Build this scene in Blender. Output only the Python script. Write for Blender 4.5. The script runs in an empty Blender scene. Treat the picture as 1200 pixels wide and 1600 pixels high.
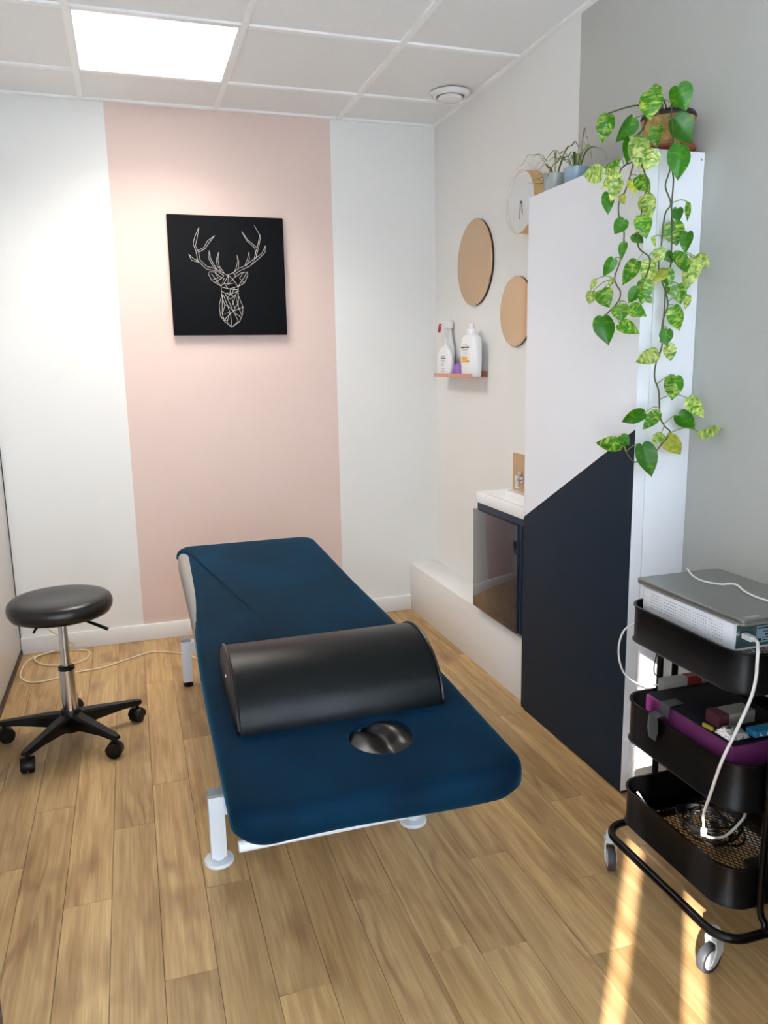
import bpy, bmesh, math, random
from mathutils import Vector, Matrix

# ------------------------------------------------------------------ camera, world, sun, exposure
S = bpy.context.scene
COL = S.collection
H = 2.579
cam_d = bpy.data.cameras.new('camera'); cam = bpy.data.objects.new('camera', cam_d); COL.objects.link(cam)
cam.location = (-1.610, -4.0436, 1.3807)
cam.rotation_euler = (1.3833, 0.0175, -0.3139)
cam_d.sensor_fit = 'VERTICAL'; cam_d.sensor_height = 36.0; cam_d.lens = 1219.72 / 1600 * 36
cam_d.clip_start = 0.05
S.camera = cam
S.view_settings.view_transform = 'Standard'; S.view_settings.look = 'None'
S.view_settings.gamma = 1.0; S.view_settings.use_curve_mapping = False
S.view_settings.exposure = 0.50
PANEL = 3.0          # visible diffuser of the LED panel
PANEL_W = 9.5       # its downward beam
SKY = 13.0
SUN = 15.0
w = bpy.data.worlds.new('sky'); S.world = w; w.use_nodes = True
bg = w.node_tree.nodes['Background']
bg.inputs['Color'].default_value = (0.88, 0.93, 1.0, 1); bg.inputs['Strength'].default_value = SKY
sd = bpy.data.lights.new('sun', 'SUN'); sun = bpy.data.objects.new('sun', sd); COL.objects.link(sun)
sd.energy = SUN; sd.angle = math.radians(0.6); sd.color = (1.0, 0.94, 0.88)
sun_dir = Vector((0.64, 0.77, -0.445)).normalized()
sun.rotation_euler = sun_dir.to_track_quat('-Z', 'Y').to_euler()
sun.location = (-4, -8, 4)

# ------------------------------------------------------------------ materials
MATS = {}
def mat(name, col, rough=0.5, metal=0.0, spec=0.5, sheen=0.0, coat=0.0, emit=None, alpha=1.0, noise=None, bump=None, trans=0.0, sheen_tint=(1,1,1)):
    m = bpy.data.materials.new(name); m.use_nodes = True
    nt = m.node_tree; b = nt.nodes['Principled BSDF']
    b.inputs['Base Color'].default_value = (*col, 1)
    b.inputs['Roughness'].default_value = rough
    b.inputs['Metallic'].default_value = metal
    b.inputs['Specular IOR Level'].default_value = spec
    if sheen:
        b.inputs['Sheen Weight'].default_value = sheen; b.inputs['Sheen Roughness'].default_value = 0.35
        b.inputs['Sheen Tint'].default_value = (*sheen_tint, 1)
    b.inputs['Coat Weight'].default_value = coat
    b.inputs['Alpha'].default_value = alpha
    b.inputs['Transmission Weight'].default_value = trans
    if emit:
        b.inputs['Emission Color'].default_value = (*emit[0], 1); b.inputs['Emission Strength'].default_value = emit[1]
    if noise or bump:
        tc = nt.nodes.new('ShaderNodeTexCoord')
    if noise:      # (scale, amount): slight value mottling
        n = nt.nodes.new('ShaderNodeTexNoise'); n.inputs['Scale'].default_value = noise[0]; n.inputs['Detail'].default_value = 5
        nt.links.new(tc.outputs['Object'], n.inputs['Vector'])
        mr = nt.nodes.new('ShaderNodeMapRange'); mr.inputs[1].default_value = 0.3; mr.inputs[2].default_value = 0.7
        mr.inputs[3].default_value = 1 - noise[1]; mr.inputs[4].default_value = 1 + noise[1]
        nt.links.new(n.outputs['Fac'], mr.inputs[0])
        mx = nt.nodes.new('ShaderNodeMix'); mx.data_type = 'RGBA'; mx.blend_type = 'MULTIPLY'; mx.inputs[0].default_value = 1
        mx.inputs[6].default_value = (*col, 1)
        nt.links.new(mr.outputs[0], mx.inputs[7]); nt.links.new(mx.outputs[2], b.inputs['Base Color'])
    if bump:       # (scale, strength, distance)
        n2 = nt.nodes.new('ShaderNodeTexNoise'); n2.inputs['Scale'].default_value = bump[0]; n2.inputs['Detail'].default_value = 4
        nt.links.new(tc.outputs['Object'], n2.inputs['Vector'])
        bp = nt.nodes.new('ShaderNodeBump'); bp.inputs['Strength'].default_value = bump[1]; bp.inputs['Distance'].default_value = bump[2]
        nt.links.new(n2.outputs['Fac'], bp.inputs['Height']); nt.links.new(bp.outputs[0], b.inputs['Normal'])
    MATS[name] = m
    return m

def srgb(r, g, b):
    f = lambda v: (v/255/12.92) if v/255 <= 0.04045 else ((v/255+0.055)/1.055)**2.4
    return (f(r), f(g), f(b))

def wood_plank_mat():
    m = bpy.data.materials.new('oak_plank'); m.use_nodes = True; nt = m.node_tree; N = nt.nodes; L = nt.links
    b = N['Principled BSDF']; b.inputs['Roughness'].default_value = 0.42; b.inputs['Specular IOR Level'].default_value = 0.35
    tc = N.new('ShaderNodeTexCoord'); oi = N.new('ShaderNodeObjectInfo')
    ml = N.new('ShaderNodeMath'); ml.operation = 'MULTIPLY'; ml.inputs[1].default_value = 57.0; L.new(oi.outputs['Random'], ml.inputs[0])
    cb = N.new('ShaderNodeCombineXYZ'); L.new(ml.outputs[0], cb.inputs[0]); L.new(ml.outputs[0], cb.inputs[1]); L.new(ml.outputs[0], cb.inputs[2])
    ad = N.new('ShaderNodeVectorMath'); ad.operation = 'ADD'; L.new(tc.outputs['Object'], ad.inputs[0]); L.new(cb.outputs[0], ad.inputs[1])
    def noise(scale_v, sc, det, dist=0.0, rough=0.55):
        mp = N.new('ShaderNodeMapping'); mp.inputs['Scale'].default_value = scale_v; L.new(ad.outputs[0], mp.inputs[0])
        n = N.new('ShaderNodeTexNoise'); n.inputs['Scale'].default_value = sc; n.inputs['Detail'].default_value = det
        n.inputs['Distortion'].default_value = dist; n.inputs['Roughness'].default_value = rough
        L.new(mp.outputs[0], n.inputs['Vector']); return n
    a = noise((7.5, 0.9, 1), 1.0, 2.5, 0.4)                       # broad figure
    c = noise((150, 5.0, 1), 1.0, 3)                            # fine pores
    d = noise((26, 1.9, 1), 1.0, 5, 0.8)                        # streaks
    e = noise((7, 3.2, 1), 1.0, 2)                              # blotches / knots
    # cathedral rings: sine of the broad figure
    s1 = N.new('ShaderNodeMath'); s1.operation = 'MULTIPLY'; s1.inputs[1].default_value = 46; L.new(a.outputs['Fac'], s1.inputs[0])
    s2 = N.new('ShaderNodeMath'); s2.operation = 'SINE'; L.new(s1.outputs[0], s2.inputs[0])
    r0 = N.new('ShaderNodeMapRange'); r0.inputs[1].default_value = 0.1; r0.inputs[2].default_value = 1.0; r0.inputs[3].default_value = 0; r0.inputs[4].default_value = 0.62
    L.new(s2.outputs[0], r0.inputs[0])
    g_ = noise((5, 1.6, 1), 1.0, 2)                             # the rings show only in patches
    gm = N.new('ShaderNodeMapRange'); gm.inputs[1].default_value = 0.46; gm.inputs[2].default_value = 0.66; L.new(g_.outputs['Fac'], gm.inputs[0])
    gx = N.new('ShaderNodeMath'); gx.operation = 'MULTIPLY'; L.new(r0.outputs[0], gx.inputs[0]); L.new(gm.outputs[0], gx.inputs[1])
    base = N.new('ShaderNodeValToRGB'); L.new(d.outputs['Fac'], base.inputs[0])
    cr = base.color_ramp; cr.elements[0].position = 0.3; cr.elements[0].color = (*srgb(174,136,88), 1)
    cr.elements[1].position = 0.7; cr.elements[1].color = (*srgb(214,179,126), 1)
    mx1 = N.new('ShaderNodeMix'); mx1.data_type = 'RGBA'; mx1.inputs[7].default_value = (*srgb(150,110,72), 1)
    L.new(gx.outputs[0], mx1.inputs[0]); L.new(base.outputs[0], mx1.inputs[6])
    kr = N.new('ShaderNodeMapRange'); kr.inputs[1].default_value = 0.57; kr.inputs[2].default_value = 0.76; kr.inputs[3].default_value = 0; kr.inputs[4].default_value = 0.7
    L.new(e.outputs['Fac'], kr.inputs[0])
    mx2 = N.new('ShaderNodeMix'); mx2.data_type = 'RGBA'; mx2.inputs[7].default_value = (*srgb(140,103,70), 1)
    L.new(kr.outputs[0], mx2.inputs[0]); L.new(mx1.outputs[2], mx2.inputs[6])
    pr = N.new('ShaderNodeMapRange'); pr.inputs[1].default_value = 0.35; pr.inputs[2].default_value = 0.65; pr.inputs[3].default_value = 0.87; pr.inputs[4].default_value = 1.09
    L.new(c.outputs['Fac'], pr.inputs[0])
    mx3 = N.new('ShaderNodeMix'); mx3.data_type = 'RGBA'; mx3.blend_type = 'MULTIPLY'; mx3.inputs[0].default_value = 1
    L.new(mx2.outputs[2], mx3.inputs[6]); L.new(pr.outputs[0], mx3.inputs[7])
    tr = N.new('ShaderNodeMapRange'); tr.inputs[3].default_value = 0.80; tr.inputs[4].default_value = 1.06; L.new(oi.outputs['Random'], tr.inputs[0])
    mx4 = N.new('ShaderNodeMix'); mx4.data_type = 'RGBA'; mx4.blend_type = 'MULTIPLY'; mx4.inputs[0].default_value = 1
    L.new(mx3.outputs[2], mx4.inputs[6]); L.new(tr.outputs[0], mx4.inputs[7])
    L.new(mx4.outputs[2], b.inputs['Base Color'])
    bp = N.new('ShaderNodeBump'); bp.inputs['Strength'].default_value = 0.12; bp.inputs['Distance'].default_value = 0.001
    L.new(c.outputs['Fac'], bp.inputs['Height']); L.new(bp.outputs[0], b.inputs['Normal'])
    MATS['oak_plank'] = m; return m

def leaf_mat(name, green, pale, lo, hi):
    m = bpy.data.materials.new(name); m.use_nodes = True; nt = m.node_tree; N = nt.nodes; L = nt.links
    b = N['Principled BSDF']; b.inputs['Roughness'].default_value = 0.32; b.inputs['Specular IOR Level'].default_value = 0.5
    tc = N.new('ShaderNodeTexCoord'); oi = N.new('ShaderNodeObjectInfo')
    ml = N.new('ShaderNodeMath'); ml.operation = 'MULTIPLY'; ml.inputs[1].default_value = 31.0; L.new(oi.outputs['Random'], ml.inputs[0])
    cb = N.new('ShaderNodeCombineXYZ'); L.new(ml.outputs[0], cb.inputs[0]); L.new(ml.outputs[0], cb.inputs[2])
    ad = N.new('ShaderNodeVectorMath'); ad.operation = 'ADD'; L.new(tc.outputs['Object'], ad.inputs[0]); L.new(cb.outputs[0], ad.inputs[1])
    mp = N.new('ShaderNodeMapping'); mp.inputs['Scale'].default_value = (1.6, 5.0, 1); mp.inputs['Rotation'].default_value = (0, 0, 0.5); L.new(ad.outputs[0], mp.inputs[0])
    n = N.new('ShaderNodeTexNoise'); n.inputs['Scale'].default_value = 1.5; n.inputs['Detail'].default_value = 5; n.inputs['Distortion'].default_value = 0.9
    L.new(mp.outputs[0], n.inputs['Vector'])
    cr = N.new('ShaderNodeValToRGB'); L.new(n.outputs['Fac'], cr.inputs[0])
    e = cr.color_ramp.elements; e[0].position = lo; e[0].color = (*green, 1); e[1].position = hi; e[1].color = (*pale, 1)
    hs = N.new('ShaderNodeHueSaturation'); L.new(cr.outputs[0], hs.inputs['Color'])
    vr = N.new('ShaderNodeMapRange'); vr.inputs[3].default_value = 0.75; vr.inputs[4].default_value = 1.2; L.new(oi.outputs['Random'], vr.inputs[0]); L.new(vr.outputs[0], hs.inputs['Value'])
    L.new(hs.outputs[0], b.inputs['Base Color'])
    tl = N.new('ShaderNodeBsdfTranslucent'); L.new(hs.outputs[0], tl.inputs['Color'])
    ms = N.new('ShaderNodeMixShader'); ms.inputs[0].default_value = 0.25
    L.new(b.outputs[0], ms.inputs[1]); L.new(tl.outputs[0], ms.inputs[2]); L.new(ms.outputs[0], N['Material Output'].inputs['Surface'])
    MATS[name] = m; return m

mat('paint_white', srgb(238,237,233), 0.6, noise=(2.5, 0.012), bump=(220, 0.06, 0.001))
mat('paint_pink', srgb(229,204,193), 0.6, noise=(2.5, 0.015), bump=(220, 0.06, 0.001))
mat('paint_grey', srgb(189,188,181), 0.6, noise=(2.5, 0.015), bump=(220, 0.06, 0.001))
mat('tile_white', srgb(240,240,238), 0.8, noise=(60, 0.015), bump=(420, 0.25, 0.001))
mat('rail_white', srgb(250,250,248), 0.45)
mat('gloss_white', srgb(240,239,238), 0.25)
mat('satin_white', srgb(243,243,246), 0.38)
mat('ceramic', srgb(248,248,248), 0.12, coat=0.4)
mat('navy', srgb(12,35,53), 0.45, spec=0.22, noise=(3, 0.04))
mat('navy_gloss', srgb(36,38,50), 0.07, coat=0.5)
mat('navy_body', srgb(30,52,72), 0.35)
mat('black_line', srgb(26,24,23), 0.5)
mat('dark_brown', srgb(52,42,34), 0.5)
mat('canvas_black', srgb(5,8,14), 0.8, spec=0.2, bump=(900, 0.15, 0.001))
mat('print_silver', srgb(196,192,186), 0.6)
mat('leather_black', srgb(6,11,13), 0.33, spec=0.22, bump=(650, 0.25, 0.001))
mat('leather_soft', srgb(13,12,13), 0.33, bump=(500, 0.08, 0.001))
mat('plastic_black', srgb(8,8,9), 0.42, spec=0.3)
mat('metal_black', srgb(4,4,5), 0.34, spec=0.25)
mat('chrome', (0.72, 0.72, 0.74), 0.12, 1.0)
mat('steel', (0.55, 0.55, 0.57), 0.32, 1.0)
mat('white_steel', srgb(232,238,244), 0.35)
mat('grey_cap', srgb(150,154,160), 0.5)
mat('grey_vinyl', srgb(150,147,141), 0.5)
mat('lift_grey', srgb(96,98,102), 0.5)
mat('velvet', srgb(0,30,50), 0.75, sheen=0.20, sheen_tint=(0.05,0.45,0.8), spec=0.08, noise=(5, 0.45), bump=(420, 0.12, 0.001))
mat('copper_mirror', srgb(222,186,150), 0.06, 1.0)
mat('wood_light', srgb(226,188,128), 0.5, noise=(14, 0.06))
mat('wood_splash', srgb(196,160,118), 0.5, noise=(14, 0.06))
mat('dial_white', srgb(240,240,238), 0.6)
mat('dark_metal', srgb(40,40,42), 0.4)
mat('clear_glass', (1, 1, 1), 0.02, alpha=0.12)
mat('smoke_glass', srgb(170,185,180), 0.08, alpha=0.72)
mat('copper_pink', srgb(218,152,128), 0.4)
mat('bottle_white', srgb(244,244,246), 0.3)
mat('bottle_clear', srgb(232,238,238), 0.18, alpha=0.8)
mat('crimson', srgb(190,12,58), 0.4)
mat('lilac', srgb(158,110,190), 0.7, noise=(160, 0.3))
mat('print_black', srgb(30,34,38), 0.6)
mat('print_grey', srgb(165,175,175), 0.6)
mat('print_yellow', srgb(240,178,40), 0.6)
mat('pot_basket', srgb(184,144,88), 0.8, noise=(60, 0.3), bump=(180, 0.6, 0.003))
mat('terracotta', srgb(140,66,38), 0.6)
mat('soil', srgb(46,34,26), 0.95, noise=(90, 0.3))
mat('pot_blue', srgb(150,176,194), 0.22, coat=0.3)
mat('pot_grey', srgb(176,182,178), 0.2, coat=0.3)
mat('vine', srgb(84,86,48), 0.6)
mat('petiole', srgb(130,150,80), 0.5)
mat('cable_cream', srgb(222,206,178), 0.45)
mat('cable_white', srgb(226,224,220), 0.45)
mat('cable_black', srgb(18,18,20), 0.5)
mat('device_white', srgb(226,226,228), 0.45)
mat('device_teal', srgb(66,92,92), 0.35)
mat('label_blue', srgb(150,172,188), 0.5)
mat('laptop_grey', srgb(132,132,128), 0.36, 0.55)
mat('laptop_edge', srgb(176,174,170), 0.3, 0.7)
mat('purple', srgb(92,30,80), 0.55, bump=(300, 0.2, 0.001))
mat('pack_blue', srgb(26,104,146), 0.35)
mat('foil', (0.78, 0.8, 0.82), 0.22, 0.9, bump=(70, 0.9, 0.01))
mat('paper', srgb(132,129,122), 0.7)
mat('red_print', srgb(112,28,18), 0.6)
mat('mauve_print', srgb(70,24,34), 0.6)
mat('yellow_tab', srgb(150,138,36), 0.6)
mat('tyre', srgb(60,62,66), 0.55)
mat('wheel_grey', srgb(206,209,212), 0.35)
mat('ceiling_glow', (1, 0.96, 0.9), 0.5, emit=((1.0, 0.96, 0.91), PANEL))
mat('facade', srgb(226,224,220), 0.7)
wood_plank_mat()
G = srgb(62,128,22)
leaf_mat('leaf_green', srgb(48,120,10), srgb(132,180,36), 0.52, 0.84)
leaf_mat('leaf_mixed', srgb(56,130,10), srgb(206,222,96), 0.46, 0.74)
leaf_mat('leaf_pale', srgb(84,150,16), srgb(232,238,140), 0.36, 0.64)
leaf_mat('leaf_yellow', srgb(150,170,40), srgb(226,214,110), 0.35, 0.7)
leaf_mat('grass_blade', srgb(92,122,62), srgb(196,206,150), 0.4, 0.65)
m = bpy.data.materials.new('blind_fabric'); m.use_nodes = True; nt = m.node_tree
b = nt.nodes['Principled BSDF']; b.inputs['Base Color'].default_value = (0.85, 0.86, 0.86, 1); b.inputs['Roughness'].default_value = 0.8
tl = nt.nodes.new('ShaderNodeBsdfTranslucent'); tl.inputs['Color'].default_value = (0.80, 0.86, 0.92, 1)
ms = nt.nodes.new('ShaderNodeMixShader'); ms.inputs[0].default_value = 0.5
nt.links.new(b.outputs[0], ms.inputs[1]); nt.links.new(tl.outputs[0], ms.inputs[2]); nt.links.new(ms.outputs[0], nt.nodes['Material Output'].inputs['Surface'])
MATS['blind_fabric'] = m

# ------------------------------------------------------------------ mesh helpers
ORG = {}
def tag(o, label=None, cat=None, group=None, kind=None):
    if label: o['label'] = label
    if cat: o['category'] = cat
    if group: o['group'] = group
    if kind: o['kind'] = kind
    return o
def thing(name, loc, label, cat, group=None):
    o = bpy.data.objects.new(name, None); COL.objects.link(o); o.location = loc; o.empty_display_size = 0.05
    ORG[o] = Vector(loc); tag(o, label, cat, group); return o

class MB:
    def __init__(s): s.v = []; s.f = []; s.m = []
    def add(s, vs, fs, mi=0):
        k = len(s.v); s.v += [tuple(p) for p in vs]; s.f += [tuple(k+i for i in f) for f in fs]; s.m += [mi]*len(fs); return s
    def box(s, x0, x1, y0, y1, z0, z1, bev=0.0, mi=0):
        if bev <= 0:
            v = [(x0,y0,z0),(x1,y0,z0),(x1,y1,z0),(x0,y1,z0),(x0,y0,z1),(x1,y0,z1),(x1,y1,z1),(x0,y1,z1)]
            f = [(0,3,2,1),(4,5,6,7),(0,1,5,4),(1,2,6,5),(2,3,7,6),(3,0,4,7)]
            return s.add(v, f, mi)
        bm = bmesh.new(); bmesh.ops.create_cube(bm, size=1)
        for q in bm.verts: q.co = Vector(((x0+x1)/2+q.co.x*(x1-x0), (y0+y1)/2+q.co.y*(y1-y0), (z0+z1)/2+q.co.z*(z1-z0)))
        bmesh.ops.bevel(bm, geom=bm.edges[:], offset=bev, segments=2, profile=0.5, affect='EDGES')
        bm.verts.index_update()
        s.add([q.co[:] for q in bm.verts], [[q.index for q in f.verts] for f in bm.faces], mi); bm.free(); return s
    def loft(s, rings, closed=True, cap0=True, cap1=True, mi=0):
        n = len(rings[0]); vs = [p for r in rings for p in r]; fs = []
        for i in range(len(rings)-1):
            for j in range(n if closed else n-1):
                a, b_ = i*n+j, i*n+(j+1) % n
                fs.append((a, b_, b_+n, a+n))
        if cap0: fs.append(tuple(range(n-1, -1, -1)))
        if cap1: fs.append(tuple((len(rings)-1)*n+j for j in range(n)))
        return s.add(vs, fs, mi)
    def lathe(s, prof, c=(0,0,0), n=32, axis='z', cap0=True, cap1=True, mi=0):
        rings = []
        for r, h in prof:
            ring = []
            for j in range(n):
                a = 2*math.pi*j/n; u, v = r*math.cos(a), r*math.sin(a)
                p = {'z': (u, v, h), 'x': (h, u, v), 'y': (v, h, u)}[axis]
                ring.append((c[0]+p[0], c[1]+p[1], c[2]+p[2]))
            rings.append(ring)
        return s.loft(rings, True, cap0, cap1, mi)
    def tube(s, pts, r, n=8, closed=False, mi=0, caps=True):
        P = [Vector(p) for p in pts]; k = len(P); rings = []
        rr = r if isinstance(r, (list, tuple)) else [r]*k
        up = None
        for i in range(k):
            if closed: t = (P[(i+1) % k]-P[i-1])
            else: t = P[min(i+1, k-1)]-P[max(i-1, 0)]
            t.normalize()
            if up is None:
                up = Vector((0,0,1)) if abs(t.z) < 0.9 else Vector((1,0,0))
            a = up - t*up.dot(t)
            if a.length < 1e-5: a = t.orthogonal()
            a.normalize(); up = a; b_ = t.cross(a)
            rings.append([tuple(P[i]+(a*math.cos(2*math.pi*j/n)+b_*math.sin(2*math.pi*j/n))*rr[i]) for j in range(n)])
        if closed: rings.append(rings[0]); return s.loft(rings, True, False, False, mi)
        return s.loft(rings, True, caps, caps, mi)
    def bar(s, p0, p1, wd, ht, mi=0, up=(0,0,1)):
        a, b_ = Vector(p0), Vector(p1); t = (b_-a).normalized(); u = Vector(up); sx = t.cross(u).normalized(); uu = sx.cross(t)
        rs = [[tuple(q+sx*i*wd/2+uu*j*ht/2) for i, j in ((-1,-1),(1,-1),(1,1),(-1,1))] for q in (a, b_)]
        return s.loft(rs, mi=mi)
    def build(s, name, mats, parent=None, smooth=35, loc=None, kind=None):
        org = Vector(loc) if loc is not None else (ORG[parent] if parent is not None else Vector((0,0,0)))
        me = bpy.data.meshes.new(name)
        me.from_pydata([tuple(Vector(p)-org) for p in s.v], [], s.f)
        ml = mats if isinstance(mats, (list, tuple)) else [mats]
        for q in ml: me.materials.append(MATS[q])
        if len(ml) > 1: me.polygons.foreach_set('material_index', s.m)
        bm = bmesh.new(); bm.from_mesh(me); bmesh.ops.remove_doubles(bm, verts=bm.verts, dist=1e-6); bmesh.ops.recalc_face_normals(bm, faces=bm.faces); bm.to_mesh(me); bm.free()
        if smooth:
            me.polygons.foreach_set('use_smooth', [True]*len(me.polygons)); me.set_sharp_from_angle(angle=math.radians(smooth))
        o = bpy.data.objects.new(name, me); COL.objects.link(o)
        if parent is not None:
            o.parent = parent; o.location = org-ORG[parent]
        else: o.location = org
        ORG[o] = org
        if kind: o['kind'] = kind
        return o
def box(name, m_, parent, *b_, bev=0.0, **k): return MB().box(*b_, bev=bev).build(name, m_, parent, **k)
def struct(o): o['kind'] = 'structure'; return o
def rrect(x0, x1, y0, y1, r, n=6):
    pts = []
    for cx, cy, a0 in ((x1-r,y1-r,0),(x0+r,y1-r,90),(x0+r,y0+r,180),(x1-r,y0+r,270)):
        for i in range(n+1):
            a = math.radians(a0+90*i/n); pts.append((cx+r*math.cos(a), cy+r*math.sin(a)))
    return pts
def spline(pts, per=8):
    P = [Vector(p) for p in pts]; out = []
    for i in range(len(P)-1):
        p0, p1, p2, p3 = P[max(i-1,0)], P[i], P[i+1], P[min(i+2,len(P)-1)]
        for k in range(per):
            t = k/per
            out.append(0.5*((2*p1)+(p2-p0)*t+(2*p0-5*p1+4*p2-p3)*t*t+(3*p1-p0-3*p2+p3)*t**3))
    out.append(P[-1]); return out
def copy_part(o, parent, loc=None, rot=None):
    c = o.copy(); COL.objects.link(c); c.parent = parent
    if loc is not None: c.location = loc
    if rot is not None: c.rotation_euler = rot
    return c

# ------------------------------------------------------------------ measured coordinates (metres)
LEAVES = [[-0.223, -2.141, 2.066, -0.225, -2.138, 2.098, 0.036, 1], [-0.227, -2.127, 2.081, -0.229, -2.126, 2.011, 0.06, 1], [-0.176, -2.167, 2.088, -0.149, -2.172, 2.025, 0.059, 0], [-0.152, -2.127, 2.021, -0.093, -2.136, 1.958, 0.065, 0], [-0.283, -2.016, 2.052, -0.293, -2.002, 1.979, 0.048, 1], [-0.249, -2.083, 2.027, -0.276, -2.041, 1.973, 0.053, 0], [-0.259, -2.084, 1.974, -0.261, -2.082, 1.907, 0.041, 0], [-0.242, -2.11, 1.974, -0.248, -2.111, 1.891, 0.057, 2], [-0.211, -2.131, 1.934, -0.233, -2.105, 1.883, 0.049, 2], [-0.209, -2.132, 1.995, -0.21, -2.135, 1.94, 0.038, 1], [-0.148, -2.155, 1.948, -0.153, -2.163, 1.857, 0.06, 0], [-0.265, -2.047, 1.93, -0.293, -2.012, 1.912, 0.031, 1], [-0.287, -2.004, 1.898, -0.32, -1.95, 1.906, 0.049, 2], [-0.271, -2.044, 1.911, -0.294, -2.012, 1.898, 0.038, 2], [-0.268, -2.053, 1.892, -0.296, -2.008, 1.858, 0.04, 2], [-0.267, -2.055, 1.872, -0.281, -2.034, 1.816, 0.038, 2], [-0.277, -2.017, 1.848, -0.279, -2.026, 1.787, 0.034, 0], [-0.263, -2.059, 1.834, -0.258, -2.071, 1.804, 0.02, 3], [-0.243, -2.076, 1.869, -0.237, -2.093, 1.83, 0.033, 3], [-0.235, -2.091, 1.876, -0.218, -2.128, 1.829, 0.039, 1], [-0.23, -2.115, 1.822, -0.218, -2.141, 1.76, 0.047, 2], [-0.23, -2.112, 1.77, -0.223, -2.128, 1.707, 0.046, 1], [-0.262, -2.079, 1.764, -0.278, -2.057, 1.726, 0.038, 0], [-0.237, -2.091, 1.725, -0.222, -2.115, 1.697, 0.033, 0], [-0.262, -2.084, 1.701, -0.269, -2.08, 1.656, 0.026, 0], [-0.275, -2.052, 1.663, -0.293, -2.028, 1.614, 0.033, 0], [-0.236, -2.108, 1.65, -0.258, -2.075, 1.586, 0.041, 1], [-0.203, -2.123, 1.651, -0.209, -2.125, 1.574, 0.046, 2], [-0.173, -2.151, 1.624, -0.213, -2.151, 1.587, 0.031, 3], [-0.163, -2.14, 1.627, -0.151, -2.144, 1.573, 0.035, 1], [-0.146, -2.153, 1.784, -0.147, -2.162, 1.747, 0.032, 0], [-0.111, -2.155, 1.802, -0.116, -2.162, 1.751, 0.016, 1], [-0.138, -2.127, 1.753, -0.121, -2.129, 1.69, 0.059, 1], [-0.119, -2.167, 1.722, -0.127, -2.17, 1.665, 0.036, 0], [-0.206, -2.134, 1.712, -0.201, -2.141, 1.683, 0.013, 2], [-0.209, -2.159, 1.677, -0.193, -2.163, 1.641, 0.033, 2], [-0.159, -2.162, 1.66, -0.098, -2.167, 1.614, 0.046, 1], [-0.09, -2.168, 1.655, -0.127, -2.176, 1.568, 0.047, 2], [-0.058, -2.128, 1.663, -0.035, -2.162, 1.632, 0.04, 2], [-0.162, -2.135, 1.671, -0.147, -2.147, 1.642, 0.027, 0], [-0.296, -2.029, 1.58, -0.285, -2.051, 1.528, 0.051, 1], [-0.297, -1.983, 1.579, -0.304, -1.981, 1.54, 0.032, 2], [-0.3, -2.003, 1.611, -0.312, -1.996, 1.576, 0.015, 2], [-0.284, -2.021, 1.508, -0.274, -2.048, 1.425, 0.061, 0], [-0.262, -2.073, 1.534, -0.259, -2.08, 1.487, 0.048, 1], [-0.26, -2.068, 1.481, -0.228, -2.123, 1.453, 0.039, 1], [-0.234, -2.115, 1.577, -0.251, -2.099, 1.535, 0.034, 0], [-0.226, -2.132, 1.597, -0.23, -2.125, 1.531, 0.048, 1], [-0.252, -2.102, 1.525, -0.226, -2.147, 1.499, 0.04, 1], [-0.214, -2.129, 1.55, -0.201, -2.138, 1.534, 0.017, 1], [-0.131, -2.156, 1.585, -0.121, -2.158, 1.529, 0.045, 1], [-0.073, -2.124, 1.559, -0.084, -2.129, 1.517, 0.021, 2], [-0.145, -2.16, 1.524, -0.115, -2.161, 1.456, 0.052, 1], [-0.171, -2.167, 1.462, -0.173, -2.169, 1.417, 0.037, 0], [-0.142, -2.138, 1.421, -0.131, -2.14, 1.373, 0.037, 2], [-0.199, -2.168, 1.398, -0.242, -2.124, 1.373, 0.042, 2], [-0.127, -2.158, 1.335, -0.145, -2.17, 1.265, 0.052, 1], [-0.085, -2.164, 1.27, -0.035, -2.177, 1.209, 0.039, 2], [-0.091, -2.134, 1.221, -0.035, -2.143, 1.171, 0.047, 0], [-0.035, -2.148, 1.171, -0.035, -2.246, 1.189, 0.038, 2], [-0.218, -2.149, 1.231, -0.256, -2.09, 1.202, 0.038, 0], [-0.185, -2.168, 1.234, -0.224, -2.153, 1.183, 0.037, 1], [-0.165, -2.158, 1.173, -0.199, -2.169, 1.143, 0.033, 2], [-0.129, -2.131, 1.162, -0.078, -2.137, 1.101, 0.052, 3], [-0.257, -2.093, 1.137, -0.301, -2.023, 1.137, 0.043, 1], [-0.254, -2.089, 1.164, -0.241, -2.114, 1.135, 0.03, 0], [-0.22, -2.145, 1.143, -0.198, -2.17, 1.048, 0.059, 0], [-0.277, -2.055, 1.609, -0.282, -2.048, 1.582, 0.015, 2], [-0.15, -2.126, 1.579, -0.137, -2.133, 1.557, 0.018, 1]]
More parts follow.
